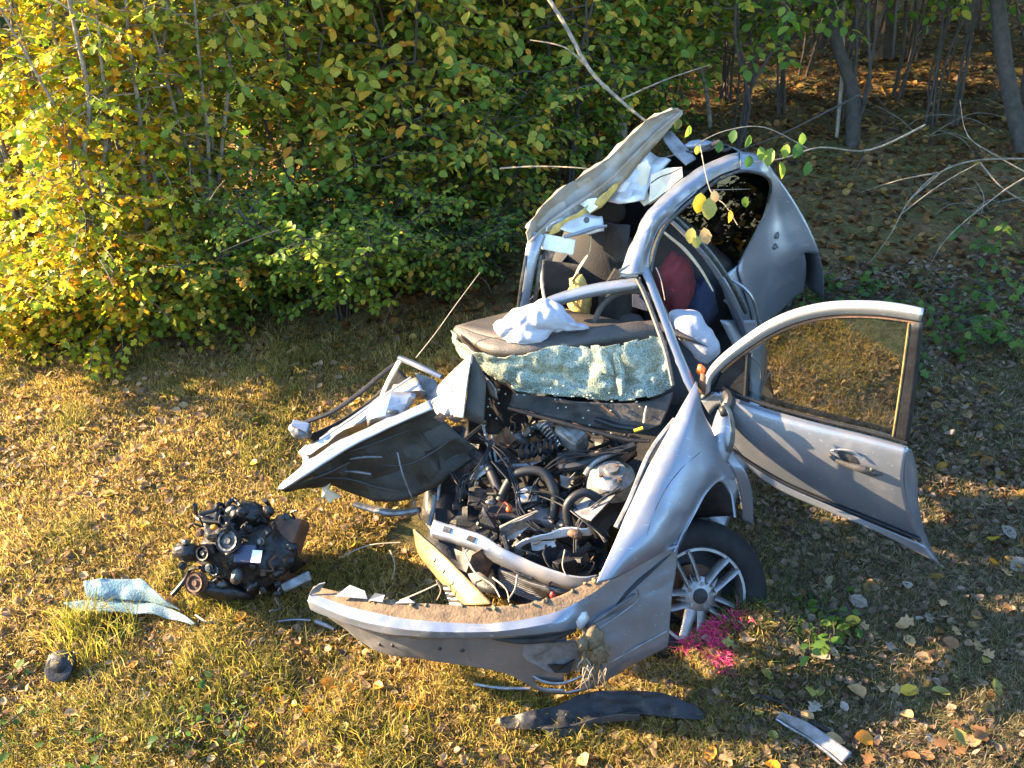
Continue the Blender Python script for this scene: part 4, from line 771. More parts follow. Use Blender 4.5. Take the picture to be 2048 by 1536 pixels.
plate('paper_label', [(1030, 985, .55), (1052, 975, .56), (1062, 992, .54), (1040, 1003, .53)], 'pale_sheet', car, .004)
random.seed(12); NMS = ['hose', 'cable', 'bracket', 'bent_plate', 'casting', 'wire']
for i in range(190):
    v_ = random.random(); py = 850 + 300 * v_; lo = 950 - 60 * v_ + (60 if v_ > .7 else 0); hi = 1275 - 90 * v_; px = random.uniform(lo, hi); tt = .60 - .25 * v_ + random.uniform(-.10, .05)
    c = S(px, py, tt); k = i % 6; mt = random.choice(['black_plastic', 'engine', 'cable', 'engine', 'black_plastic', 'engine', 'rust', 'dull_alloy' if i % 4 == 0 else 'engine']); kk = random.choice([.6, .8, 1, 1.3, 1.9])
    rv = Vector((random.uniform(-1, 1), random.uniform(-1, 1), random.uniform(-1, 1))).normalized()
    if k in (0, 1, 5):
        L = random.uniform(.05, .16) * kk; e = Vector((random.uniform(-1, 1), random.uniform(-1, 1), random.uniform(-.6, .6))) * L
        r_ = (random.uniform(.008, .016), random.uniform(.003, .006), .0022)[(0, 1, 5).index(k)]
        tube(NMS[k], [c - e, c + rv * L * .5, c + e * .6, c + e + rv * L * .3], [r_, r_], mt, car, 3, 6)
    elif k == 2: obox('bracket', c, frame(rv), (random.uniform(.03, .10) * kk, random.uniform(.02, .06) * kk, random.uniform(.01, .04)), mt, car, .004, .012)
    elif k == 3:
        a = rv.orthogonal().normalized() * random.uniform(.03, .08) * kk; b_ = rv.cross(a).normalized() * random.uniform(.02, .05) * kk
        plate('bent_plate', [c - a, c - a * .2 + b_, c + a + b_ * .4, c + a * .7 - b_, c - b_ * .8 + rv * .02], mt, car, .004)
    else: lump('casting', c, frame(rv), (random.uniform(.02, .06), random.uniform(.02, .05), random.uniform(.02, .04)), mt, car, 2, .5, 2, i)
random.seed(44)
for pts in [[(960, 870, .66), (1000, 905, .64), (1030, 960, .58), (1040, 1020, .52), (1080, 1060, .5)], [(1250, 900, .70), (1190, 905, .68), (1130, 915, .64), (1080, 950, .58), (1060, 1000, .54)], [(1210, 1080, .52), (1170, 1040, .55), (1130, 1010, .54), (1090, 990, .55), (1030, 985, .54)], [(900, 940, .5), (930, 985, .45), (975, 1010, .46), (1010, 1060, .44)], [(1240, 980, .62), (1200, 1000, .58), (1160, 1050, .54), (1150, 1100, .5)], [(985, 880, .64), (960, 930, .58), (930, 960, .52), (915, 1010, .42)]]:
    for q in range(5):
        tube('loom_wire', [(p[0] + random.uniform(-7, 7), p[1] + random.uniform(-7, 7), p[2] + random.uniform(-.01, .03)) for p in pts], [.0035, .003], random.choice(['cable', 'cable', 'black_plastic', 'red_plastic' if q == 4 else 'cable']), car, 6, 5)
for pts, r_ in [([(1000, 1000, .50), (1030, 950, .60), (1085, 945, .62), (1110, 990, .55), (1105, 1040, .46)], .022), ([(1215, 1010, .56), (1170, 985, .62), (1135, 1010, .58), (1140, 1060, .48)], .020), ([(940, 900, .56), (975, 930, .58), (1000, 985, .52)], .026)]: tube('radiator_hose', pts, [r_, r_], 'cable', car, 6, 10)
obox('broken_battery', S(1190, 1020, .50), frame(NN - WW * .3, AX + WW * .4), (.20, .15, .13), 'black_plastic', car, .008, .01)
obox('battery_top', S(1188, 1008, .58), frame(NN - WW * .3, AX + WW * .4), (.17, .12, .01), 'grey_plastic', car, .003, .004)
for i in range(7): lathe('intake_duct_ring', S(1045 + i * 12, 905 - i * 3, .62), frame(WW + NN * .2), [(.030, -.008), (.040, 0), (.030, .008)], 'black_plastic', car, 16)
# ------------------------------------------------------------------ the open driver door
D1, D2, D3 = S(1425, 800, .85), S(1815, 895, .85), S(1862, 1112, .30)
DNR = (D2 - D1).cross(D3 - D2).normalized()
if DNR.dot(CAM - D1) < 0: DNR = -DNR
def Q(px, py, off=0.0):                                        # sight line met with the door's skin plane, off towards the outside
    r = ray(px, py); return CAM + r * ((D1 + DNR * off - CAM).dot(DNR) / r.dot(DNR))
door = bpy.data.objects.new('driver_door', None); COL.objects.link(door); door.parent = car; door.location = D1 - ORG; BASE[door] = D1
belt = [(1440, 782, .0), (1478, 800, .0), (1560, 826, .0), (1650, 850, .0), (1740, 872, .0), (1815, 894, .0)]
sh = [(1440, 790, .02), (1476, 812, .025), (1558, 840, .03), (1648, 864, .032), (1738, 886, .032), (1813, 906, .03)]
d1 = [(1445, 830, .03), (1474, 845, .045), (1550, 880, .055), (1640, 910, .058), (1730, 940, .058), (1807, 962, .05)]
d2 = [(1455, 870, .02), (1476, 880, .04), (1555, 920, .05), (1645, 958, .052), (1735, 994, .05), (1820, 1024, .04)]
d3 = [(1466, 894, .0), (1490, 915, .015), (1565, 960, .02), (1655, 1000, .02), (1745, 1036, .018), (1841, 1076, .01)]
skin = loft('door_skin', [belt, sh, d1, d2, d3], 'paint', door, 6, 6, solid=.006, f=Q)
d4 = [(1472, 902, -.005), (1496, 926, .01), (1568, 970, .012), (1658, 1010, .012), (1748, 1048, .01), (1848, 1090, .004)]
d5 = [(1490, 925, .0), (1520, 955, .02), (1580, 990, .022), (1665, 1026, .022), (1755, 1064, .02), (1872, 1124, .004)]
loft('door_skirt', [d4, d5], 'paint', door, 6, 4, solid=.006, f=Q)
tube('rubbing_strip', [(q[0], q[1] + 4, q[2] + .012) for q in d3], [.012, .012], 'black_plastic', door, 5, 7, f=Q, flat=.6)
loft('door_jamb', [[(1815, 896, .02), (1808, 960, .04), (1820, 1022, .03), (1842, 1078, .0), (1876, 1128, .0)], [(1822, 898, -.07), (1834, 945, -.09), (1836, 1000, -.09), (1850, 1070, -.09), (1880, 1130, -.06)]], 'paint_inner', door, 5, 4, f=Q)
loft('door_inner_trim', [[(1445, 790, -.06), (1560, 826, -.09), (1700, 862, -.09), (1815, 896, -.07)], [(1460, 880, -.08), (1560, 930, -.12), (1700, 985, -.12), (1830, 1020, -.09)], [(1475, 905, -.05), (1570, 972, -.07), (1700, 1035, -.07), (1850, 1085, -.06)]], 'trim', door, 5, 4, f=Q)
tube('belt_moulding', [(1446, 774, .012), (1480, 792, .012), (1560, 818, .012), (1650, 842, .012), (1740, 864, .012), (1814, 886, .010)], [.014, .013], 'black_plastic', door, 5, 7, f=Q, flat=.6)
fo = [(1402, 800, .0), (1410, 758, .0), (1428, 726, .0), (1468, 690, .0), (1530, 646, .0), (1590, 619, .0), (1660, 604, .0), (1740, 602, .0), (1800, 608, .0), (1848, 618, .0)]
fi = [(1420, 782, .012), (1424, 758, .012), (1442, 738, .012), (1478, 708, .012), (1538, 668, .012), (1596, 643, .012), (1662, 629, .012), (1738, 628, .012), (1796, 634, .012), (1842, 642, .012)]
fm = [tuple((a + b_) / 2 for a, b_ in zip(p, q))[:2] + (.022,) for p, q in zip(fo, fi)]
fr = loft('window_frame', [fo, fm, fi], 'paint_clean', door, 5, 4, solid=.008, f=Q)
loft('frame_return', [fo, [(p[0], p[1], -.05) for p in fo]], 'paint_clean', door, 5, 2, f=Q)
tube('window_seal', [(q[0] + 2, q[1] + 5, .004) for q in fi[2:]], [.008, .008], 'rust', door, 5, 6, f=Q)
plate('door_window', [(1494, 710, -.008), (1540, 678, -.008), (1598, 651, -.008), (1662, 638, -.008), (1738, 638, -.008), (1822, 648, -.008), (1805, 760, -.008), (1788, 874, -.008), (1700, 850, -.008), (1600, 826, -.008), (1490, 795, -.008)], 'door_glass', door, 0, f=Q)
loft('rear_window_pillar', [[(1817, 646, .004), (1806, 730, .004), (1796, 800, .004), (1786, 872, .004)], [(1846, 642, .004), (1838, 730, .004), (1828, 810, .004), (1817, 888, .004)]], 'black_plastic', door, 4, 3, solid=.02, f=Q)
tube('glass_channel', [(1818, 646, .012), (1807, 730, .012), (1797, 800, .012), (1786, 872, .012)], [.005, .005], 'ochre', door, 4, 6, f=Q)
plate('quarter_light', [(1430, 776, -.004), (1444, 746, -.004), (1490, 708, -.004), (1492, 796, -.004), (1460, 786, -.004)], 'black_plastic', door, .01, f=Q)
tube('quarter_light_bar', [(1496, 706, .006), (1493, 750, .006), (1490, 796, .006)], [.009, .009], 'black_plastic', door, 3, 6, f=Q)
loft('mirror_base_panel', [[(1402, 800, .0), (1424, 784, .0), (1452, 792, .0)], [(1420, 830, .01), (1432, 815, .012), (1450, 806, .012)]], 'paint', door, 4, 3, f=Q)

# handle: a scooped recess with a curved grip and a lock
hrot = frame(DNR, D2 - D1)
lump('handle_recess', Q(1700, 917, .050), hrot @ Matrix.Rotation(-.35, 4, 'Z'), (.062, .028, .014), 'trim', door, 3, .03)
hg = tube('door_handle', [(1658, 908, .058), (1672, 920, .075), (1696, 930, .085), (1724, 938, .085), (1750, 946, .075), (1764, 948, .06)], [.008, .010, .012, .016, .015, .004], 'dusty_plastic', door, 5, 9, f=Q)
tube('handle_rim', [(1662, 902, .062), (1680, 899, .064), (1706, 903, .064), (1724, 918, .066)], [.004, .005], 'paint', door, 5, 6, f=Q)
lump('door_lock', Q(1744, 940, .098), hrot, (.010, .010, .005), 'seal', hg, 2, .05)
# mirror folded down on its broken arm
tube('mirror_arm', [(1452, 788, .03), (1460, 800, .07), (1450, 822, .10)], [.022, .026, .03], 'black_plastic', door, 4, 9, f=Q)
mc = Q(1444, 872, .13); mrot = frame((CAM - mc).normalized() + RT * .25, RT - UP * .12)
mir = bpy.data.objects.new('door_mirror', None); COL.objects.link(mir); mir.parent = car; mir.location = mc - ORG; BASE[mir] = mc
lump('mirror_housing', mc, mrot, (.052, .135, .045), 'paint', mir, 3, .10, 1.2, 4)
loft('mirror_rim', [[Q(1452, 806, .17), Q(1466, 830, .18), Q(1470, 870, .18), Q(1462, 905, .17), Q(1440, 932, .16)], [Q(1446, 806, .19), Q(1458, 832, .20), Q(1462, 870, .20), Q(1454, 902, .19), Q(1436, 928, .17)]], 'dull_alloy', mir, 5, 3)
lump('mirror_hinge', Q(1448, 822, .14), mrot, (.022, .026, .02), 'black_plastic', mir, 2, .3)
lump('side_repeater', S(1402, 740, .97), CR, (.022, .022, .028), 'orange_lamp', car, 2, .25)
lump('hinge_bracket', S(1408, 770, .92), CR, (.03, .03, .06), 'rust', car, 2, .4)
# ------------------------------------------------------------------ things lying inside the car
red = thing('red_jacket', 'dark red crumpled jacket lying on the driver seat', 'jacket', K(1.55, -.42, .55))
lump('cloth', S(1352, 575, .86), CR, (.10, .10, .19), 'red_cloth', red, 4, .12, 1.8, 3, .10)
blu = thing('blue_bag', 'dark blue cloth bag wedged between driver seat and door pillar', 'bag', K(1.5, -.22, .5))
lump('cloth', S(1398, 612, .72), CR, (.11, .09, .15), 'blue_cloth', blu, 4, .12, 1.8, 5, .10)
bl2 = thing('blue_blanket', 'dark blue blanket heap behind the rear side window', 'blanket', K(2.0, -.45, .75))
lump('cloth', S(1448, 475, .78), CR, (.12, .14, .12), 'blue_cloth', bl2, 4, .12, 1.8, 8, .10)
# ------------------------------------------------------------------ the detached engine
eb = G(490, 1196); ed = (eb - CAM).dot(FW); eng = thing('detached_engine', 'black greasy car engine torn out and lying on the grass', 'engine', eb)
def EN(px, py, o=0.0): return D(px, py, ed - .05 + o)
erot = frame(-FW * .8 + RT * -.1 + UP * .35, RT - UP * .15)
lump('engine_block', EN(500, 1110, .10), erot, (.235, .185, .16), 'engine', eng, 4, .25, 2.6, 3)
obox('cylinder_head', EN(470, 1062, .10), erot @ Matrix.Rotation(.25, 4, 'Z'), (.26, .14, .20), 'engine', eng, .02, .02)
obox('rear_casing', EN(570, 1095, .10), erot @ Matrix.Rotation(-.1, 4, 'Z'), (.15, .32, .2), 'rust', eng, .02, .025)
obox('battery_box', EN(494, 1110, -.08), erot @ Matrix.Rotation(.1, 4, 'Z'), (.10, .085, .06), plain('navy_plastic', (.02, .022, .05), .4), eng, .006)
obox('paper_sticker', EN(513, 1113, -.125), erot @ Matrix.Rotation(.05, 4, 'Z'), (.046, .058, .004), 'paper', eng, 0)
def pulley(px, py, o, r, mt, tilt=(0, 0)):
    rt_ = frame(-FW + RT * tilt[0] + UP * tilt[1]); lathe('pulley', EN(px, py, o), rt_, [(.0, .012), (r * .25, .014), (r * .3, .004), (r * .62, .0), (r * .66, .014), (r * .82, .016), (r * .86, .004), (r * .92, .004), (r, .014), (r, -.02), (r * .7, -.03)], mt, eng, 28)
pulley(457, 1082, -.10, .058, 'engine_light', (-.2, .2)); pulley(392, 1166, -.09, .052, 'rust', (-.35, .1)); pulley(408, 1106, -.10, .042, 'engine', (-.4, .1)); pulley(455, 1035, -.02, .055, 'engine', (-.2, .4)); pulley(430, 1140, -.08, .03, 'engine_light', (-.2, .1))
lump('alternator', EN(375, 1104, -.02), erot, (.07, .045, .06), 'engine', eng, 3, .25, 3, 6)
lump('oil_filter', EN(474, 1152, -.09), erot, (.028, .042, .03), 'engine_light', eng, 3, .15, 2, 8)
lump('sump', EN(440, 1185, .02), erot, (.16, .05, .12), 'engine', eng, 3, .25, 2, 9)
lump('intake_manifold', EN(500, 1030, .06), erot, (.10, .06, .10), 'engine', eng, 3, .35, 3, 10)
obox('light_bracket', EN(594, 1165, -.02), erot @ Matrix.Rotation(.55, 4, 'Z'), (.14, .045, .03), 'dull_alloy', eng, .008, .006)
tube('exhaust_stub', [EN(400, 1030, .02), EN(420, 1045, .0), EN(445, 1042, .0)], [.012, .02], 'engine', eng, 4, 8)
random.seed(31)
for pts in [[(400, 1028), (430, 1020), (436, 1008), (452, 1012), (462, 1000)], [(432, 1040), (440, 1022), (452, 1018), (456, 1006), (470, 998)], [(466, 998), (480, 1010), (486, 1022), (500, 1020)], [(530, 1000), (540, 1015), (536, 1030)], [(390, 1010), (392, 1028), (400, 1040), (440, 1045)], [(345, 1190), (370, 1160), (380, 1140), (400, 1135)]]: tube('loose_hose', [EN(a, b_, random.uniform(-.06, .04)) for a, b_ in pts], [.011, .010], 'cable', eng, 4, 7)
for i in range(70):
    px = random.gauss(475, 62); py = random.uniform(1015, 1190); mt = random.choice(['engine', 'engine', 'cable', 'engine_light', 'rust', 'engine', 'black_plastic']); c = EN(px, py, random.uniform(-.11, -.02)); rv_ = Vector((random.uniform(-1, 1), random.uniform(-1, 1), random.uniform(-1, 1)))
    if px < 350 or px > 600: continue
    if i % 4 == 0: tube('pipe', [c, c + rv_ * .04, c + rv_ * .06 + Vector((.03, 0, -.03)), c + rv_ * .09], [.006, .005], mt, eng, 3, 6)
    elif i % 4 == 1: obox('lug', c, frame(rv_), (.03, .025, .02), mt, eng, .004, .006)
    elif i % 4 == 2: lathe('bolt', c, frame(-FW + rv_ * .4), [(.0, .012), (.012, .012), (.013, .0), (.02, -.002), (.02, -.01)], mt, eng, 10)
    else: lump('casting', c, frame(rv_), (.03, .022, .02), mt, eng, 2, .5, 2.5, i)
lump('engine_leaf_caught', EN(428, 1054, -.06), erot, (.02, .014, .006), FL['orange'], eng, 1, .3)
# ------------------------------------------------------------------ broken pieces on the ground
g1 = thing('glass_sheet', 'folded sheet of shattered bluish side glass lying on the sunlit grass', 'broken glass', G(260, 1225))
def GH(px, py, h): return G(px, py, h)
loft('glass', [[(126, 1206, .03), (220, 1200, .05), (300, 1206, .05), (360, 1226, .035), (392, 1246, .02)], [(150, 1222, .02), (225, 1226, .045), (300, 1230, .05), (350, 1240, .03), (388, 1250, .012)]], 'shatter_blue', g1, 7, 6, solid=.005, crump=.006, freq=16, ridge=.012, rf=7, f=GH)
loft('glass_flap', [[(168, 1162, .10), (210, 1158, .12), (252, 1158, .12), (282, 1158, .11)], [(172, 1182, .08), (216, 1178, .10), (268, 1178, .10), (318, 1188, .09)], [(178, 1196, .05), (222, 1198, .06), (300, 1204, .06), (360, 1222, .04)]], 'shatter_blue', g1, 7, 6, solid=.005, crump=.006, freq=16, ridge=.016, rf=6, f=GH)
plate('glass_support', [(182, 1198, .04), (240, 1196, .05), (300, 1200, .05), (300, 1212, .0), (190, 1210, .0)], 'shatter_blue', g1, .005, f=GH)
random.seed(8)
for i in range(90): lump('glass_crumb', G(random.gauss(240, 130), random.uniform(1230, 1400), .012), CR, (.005, .005, .004), 'shatter_blue', g1, 1, .5, 3, i)
cap_b = G(128, 1345); cap = thing('black_housing', 'small rounded black plastic housing standing on the grass', 'plastic piece', cap_b)
crot = frame(-FW * .9 + UP * .3, RT); lump('cover', cap_b + Vector((0, .0, .055)), crot, (.068, .062, .04), 'black_plastic', cap, 4, .06, 1.2, 2)
lathe('rim', cap_b + Vector((0, -.03, .05)), crot, [(.058, .0), (.062, .012), (.055, .014), (.0, .006)], 'black_plastic', cap, 24)
obox('tab', cap_b + Vector((-.05, -.02, .02)), crot, (.04, .03, .03), 'black_plastic', cap, .006, .004)
ut = thing('plastic_undertray', 'torn black plastic undertray lying on the ground below the bumper', 'undertray', G(1200, 1430))
loft('tray', [[(1000, 1436, .03), (1050, 1425, .05), (1110, 1412, .06), (1180, 1385, .08), (1260, 1382, .08), (1330, 1388, .07), (1400, 1416, .03)], [(1000, 1446, .02), (1060, 1442, .035), (1120, 1434, .045), (1190, 1418, .05), (1270, 1412, .05), (1340, 1412, .05), (1408, 1428, .02)], [(1004, 1456, .01), (1070, 1460, .02), (1130, 1458, .03), (1200, 1440, .04), (1270, 1430, .05), (1340, 1435, .03), (1410, 1440, .008)]], 'black_plastic', ut, 8, 7, solid=.006, crump=.010, freq=18, ridge=.022, rf=7, f=GH)
loft('tray_lip', [[(1090, 1455, .04), (1150, 1448, .05), (1220, 1430, .065), (1280, 1426, .06)], [(1096, 1480, .0), (1140, 1472, .01), (1215, 1446, .02), (1280, 1440, .02)]], 'dusty_plastic', ut, 5, 4, crump=.01, f=GH)
tb = thing('broken_trim', 'broken silver edged trim strip lying on shaded leaves', 'trim strip', G(1620, 1480))
loft('strip', [[(1552, 1436, .02), (1590, 1458, .02), (1640, 1492, .02), (1686, 1526, .02)], [(1562, 1424, .045), (1610, 1442, .05), (1660, 1474, .05), (1704, 1506, .04)]], 'grey_plastic', tb, 6, 4, crump=.008, f=GH)
tube('bright_edge', [(1552, 1438, .022), (1590, 1462, .022), (1612, 1474, .022), (1650, 1502, .022), (1684, 1530, .022)], [.005, .007, .004, .008, .005], 'alloy', tb, 5, 6, f=GH)
bs = thing('black_strip', 'thin black plastic strip lying among leaves above the silver trim', 'plastic strip', G(1600, 1430))
tube('strip', [(1520, 1390, .02), (1560, 1404, .025), (1600, 1430, .02), (1660, 1462, .015)], [.012, .014, .012], 'black_plastic', bs, 5, 7, f=GH, flat=.4)
b2 = thing('chrome_strip', 'short shiny strip lying on grass at the broken bumper end', 'trim strip', G(600, 1242))
tube('strip', [(556, 1242, .02), (590, 1238, .02), (622, 1240, .025)], [.008, .009, .006], 'alloy', b2, 4, 7, f=GH, flat=.5)
tube('clip', [(630, 1242, .03), (650, 1250, .03), (668, 1258, .02)], [.008, .010, .008], 'grey_plastic', b2, 4, 7, f=GH)
b3 = thing('black_bracket', 'thin black bracket on the grass between glass sheet and bumper', 'bracket', G(410, 1240))
tube('bar', [(392, 1230, .02), (412, 1243, .025), (440, 1246, .02)], [.008, .008], 'black_plastic', b3, 4, 6, f=GH)
tube('prong', [(398, 1240, .02), (396, 1252, .005)], [.005, .004], 'black_plastic', b3, 3, 6, f=GH)
# pink marker paint sprayed on the grass
pk = thing('spray_paint_mark', 'bright pink spray paint mark on the grass beside the front wheel', 'paint mark', G(1430, 1290))
rng = np.random.default_rng(77); xs, ys = [], []
for (a, b_, n_, wd) in [((1486, 1226), (1400, 1275), 330, 13), ((1400, 1275), (1362, 1298), 140, 10), ((1428, 1250), (1446, 1342), 340, 14)]:
    for i in range(n_):
        u = rng.uniform(); p = G(a[0] + (b_[0] - a[0]) * u + rng.normal(0, wd * .55), a[1] + (b_[1] - a[1]) * u + rng.normal(0, wd * .5)); xs.append(p.x); ys.append(p.y)
PINK = (np.array(xs), np.array(ys))

# ------------------------------------------------------------------ the wood's edge
def gb(px, py): return G(px, py)
lit = 'sunlit maple shrubs at the edge of the wood'
plant('maple_shrub', 'dense golden maple shrub at the sunlit end of the hedge', 'shrub', gb(235, 660), 2.7, .95, 6, 360, .054, 'sun', 'lobed', lit, 220, seed=3, low=.02, droop=.7, ex=1.2)
plant('maple_shrub', 'yellow-green maple shrub beside the golden one in the sunlit hedge', 'shrub', gb(320, 620), 2.6, .95, 6, 300, .052, 'sun', 'lobed', lit, 200, seed=4, low=.02, droop=.6, ex=1.2)
plant('maple_shrub', 'green maple shrub whose lower sprays hang over the shaded grass strip', 'shrub', gb(450, 585), 2.7, .95, 6, 260, .06, 'hazel', 'lobed', lit, 160, seed=5, low=.02, ex=1.2)
plant('maple_shrub', 'tall maple shrub filling the hedge behind the golden one', 'shrub', gb(80, 560), 3.4, 1.1, 6, 300, .065, 'sun', 'lobed', lit, 60, seed=6, low=.05, ex=1.1)
#plant('maple_shrub', 'maple shrub outside the picture continuing the sunlit hedge', 'shrub', Vector((-3.6, 5.6, gzf(-3.6, 5.6))), 3.0, 1.2, 5, 200, .075, 'sun', 'lobed', lit, 0, seed=7)
plant('maple_shrub', 'green maple shrub with dark gaps behind the middle of the hedge', 'shrub', gb(330, 500), 3.4, 1.2, 6, 300, .065, 'green', 'lobed', lit, 80, seed=8, low=.05, ex=1.1)
hz = 'hazel bushes with arching sprays above the wreck'
plant('hazel_bush', 'hazel bush with long arching sprays of yellowing leaves behind the low bush', 'shrub', gb(600, 500), 2.6, 1.25, 5, 150, .085, 'hazel', 'ovate', hz, 240, bark='dark_bark', stem_r=.012, seed=9, low=.25, tw=(.35, .85), bias=(.5, -.7, .1), droop=.6)
plant('hazel_bush', 'hazel bush with scattered orange leaves next to the pale thin stem', 'shrub', gb(830, 450), 2.6, 1.2, 5, 120, .085, 'hazel', 'ovate', hz, 240, bark='dark_bark', stem_r=.012, seed=10, low=.3, tw=(.35, .85), bias=(.2, -.8, .1), droop=.6)
plant('hazel_bush', 'sparse hazel bush behind the peeled roof with leaves on bare twigs', 'shrub', gb(1130, 380), 2.6, 1.2, 4, 70, .08, 'hazel', 'ovate', hz, 160, bark='dark_bark', stem_r=.012, seed=12, low=.35, bias=(-.2, -.6, .1), bare=.35)
plant('hazel_bush', 'green hazel bush deep behind the arching sprays', 'shrub', gb(520, 400), 3.2, 1.4, 6, 380, .075, 'green', 'ovate', hz, 40, bark='dark_bark', stem_r=.012, seed=13, low=.15)
plant('hazel_bush', 'dark green hazel bush deep behind the pale stems', 'shrub', gb(780, 350), 3.0, 1.4, 6, 330, .075, 'green', 'ovate', hz, 40, bark='dark_bark', stem_r=.012, seed=14, low=.2)
plant('hazel_bush', 'thin green hazel bush deep behind the leaning grey trunks', 'shrub', gb(1040, 270), 3.0, 1.5, 5, 210, .075, 'green', 'ovate', hz, 40, bark='dark_bark', stem_r=.012, seed=15, low=.3)
for i, (px, py, tws, pal, lab) in enumerate([(1010, 330, 170, 'hazel', 'leafy hazel bush left of the thick grey trunk'), (1180, 290, 150, 'green', 'green hazel bush around the feet of the grey trunks'), (1330, 270, 110, 'hazel', 'hazel bush with hanging leaves behind the roof tip'), (920, 300, 200, 'hazel', 'yellowing hazel bush behind the orange leaved one'), (1450, 200, 130, 'green', 'far green hazel bush above the rear window'), (700, 380, 240, 'hazel', 'tall hazel bush between the pale stems'), (1750, 60, 130, 'green', 'far hazel bush at the top of the leaf slope'), (2000, 90, 130, 'green', 'far hazel bush beyond the mossy trunk')]):
    plant('hazel_bush', lab, 'shrub', gb(px, py), 2.8, 1.4, 5, tws, .08, pal, 'ovate', hz, 70, seed=220 + i, low=.2, tw=(.35, .85), bark='dark_bark', stem_r=.012, bias=(0, -.4, 0))
for i, (px, py, lab) in enumerate([(1480, 260, 'hazel bush whose upper sprays hang above the rear of the wreck'), (1680, 240, 'hazel bush whose sprays hang over the dark leaning trunk'), (1860, 250, 'hazel bush with hanging sprays between the two dark trunks'), (2040, 260, 'hazel bush with hanging sprays beside the mossy trunk')]):
    plant('hazel_bush', lab, 'shrub', gb(px, py), 2.7, 1.3, 4, 90, .085, 'green', 'ovate', hz, 60, seed=330 + i, low=.62, tw=(.35, .8), bark='dark_bark', stem_r=.012, bias=(0, -.5, 0), droop=.8)
lb = 'low bushes along the foot of the hedge'
for i, (px, py, h, pal, lab) in enumerate([(780, 480, 1.1, 'hazel', 'bushy undergrowth behind the dull green low bush'), (900, 450, 1.2, 'green', 'green undergrowth left of the right windscreen pillar'), (990, 430, 1.1, 'hazel', 'undergrowth just behind the peeled roof edge'), (1080, 360, 1.0, 'green', 'leafy undergrowth behind the buckled roof header'), (660, 520, 1.1, 'green', 'green undergrowth behind the bright low bush'), (1170, 310, 1.0, 'green', 'undergrowth at the foot of the leaning grey trunk'), (860, 390, 1.3, 'hazel', 'tall undergrowth among the pale stems'), (1000, 340, 1.3, 'green', 'tall green undergrowth in the gap of the thicket'), (730, 430, 1.3, 'hazel', 'tall yellowing undergrowth under the arching sprays'), (1270, 250, 1.0, 'green', 'far undergrowth behind the roof tip')]):
    plant('understory_shrub', lab, 'shrub', gb(px, py), h, .95, 7, 115, .062, pal, 'ovate', 'undergrowth inside the thicket', 50, seed=260 + i, low=.05, spread=.7, stem_r=.006, tw=(.3, .75), upb=.35, bark='dark_bark')
for i, (px, py, lab) in enumerate([(40, 690, 'golden leafy sprays at the foot of the golden maple shrub'), (190, 672, 'yellow leafy sprays at the foot of the yellow-green shrub'), (400, 650, 'green leafy sprays at the foot of the green maple shrub')]):
    plant('low_bush', lab, 'bush', gb(px, py), .65, .7, 8, 200, .05, ['sun', 'sun', 'hazel'][i], 'lobed', lb, 80, seed=200 + i, low=.1, spread=.8, bark='dark_bark', stem_r=.007, tw=(.3, .6), upb=.3)
plant('low_bush', 'bright green low bush with small leaves at the foot of the hedge', 'bush', gb(690, 630), .9, .8, 10, 420, .042, 'bush', 'ovate', lb, 220, seed=16, low=.15, spread=.8, bark='dark_bark', stem_r=.008, droop=.35, tw=(.3, .6), upb=.4)
plant('low_bush', 'dull green low bush between the bright bush and the wreck', 'bush', gb(870, 585), .6, .6, 8, 190, .04, 'green', 'ovate', lb, 100, seed=17, low=.1, spread=.8, bark='dark_bark', stem_r=.007, tw=(.3, .6), upb=.3)
plant('low_bush', 'dark low bush under the yellowing hazel sprays', 'bush', gb(520, 600), .6, .7, 7, 170, .045, 'green', 'ovate', lb, 60, seed=18, low=.1, spread=.8, bark='dark_bark', stem_r=.007)
plant('low_bush', 'dark ivy-like low bush creeping beside the right windscreen pillar', 'bush', gb(960, 545), .5, .6, 7, 120, .04, 'dark', 'ovate', lb, 60, seed=19, low=.1, spread=.8, bark='dark_bark', stem_r=.006)
rw = 'young trees with few leaves in the shaded wood'
for i, (px, py, lab, tws, h) in enumerate([
      (1480, 300, 'thin sapling with round green leaves behind the rear of the wreck', 46, 2.6), (1700, 270, 'sapling with dangling green leaves beside the dark leaning trunk', 46, 2.8),
      (1900, 250, 'leafy sapling in the shaded wood near the right-hand bare boughs', 60, 3.0), (1330, 250, 'sapling with green leaves standing among the grey trunks', 60, 2.6),
      (1600, 150, 'far sapling above the sunlit leaf litter patch', 70, 3.0), (1820, 120, 'far sapling behind the dark leaning trunk', 80, 3.2), (2080, 200, 'far sapling beyond the right-hand boughs', 80, 3.0), (1560, 230, 'thin dark sapling above the rear of the wreck', 40, 2.6), (1790, 200, 'crooked sapling between the dark trunks', 46, 2.4), (1640, 90, 'far leafy sapling above the sunlit litter', 90, 2.8), (1950, 60, 'far leafy sapling behind the mossy trunk', 100, 3.0), (1510, 110, 'far leafy sapling behind the hanging twig', 90, 2.8), (1880, 180, 'leafy sapling growing before the mossy trunk', 70, 2.4)]):
    plant('sapling', lab, 'sapling', gb(px, py), h, 1.3, 3, tws, .085, 'green', 'ovate', rw, 60, seed=30 + i, low=.3, bare=.25, bark='dark_bark', stem_r=.014)
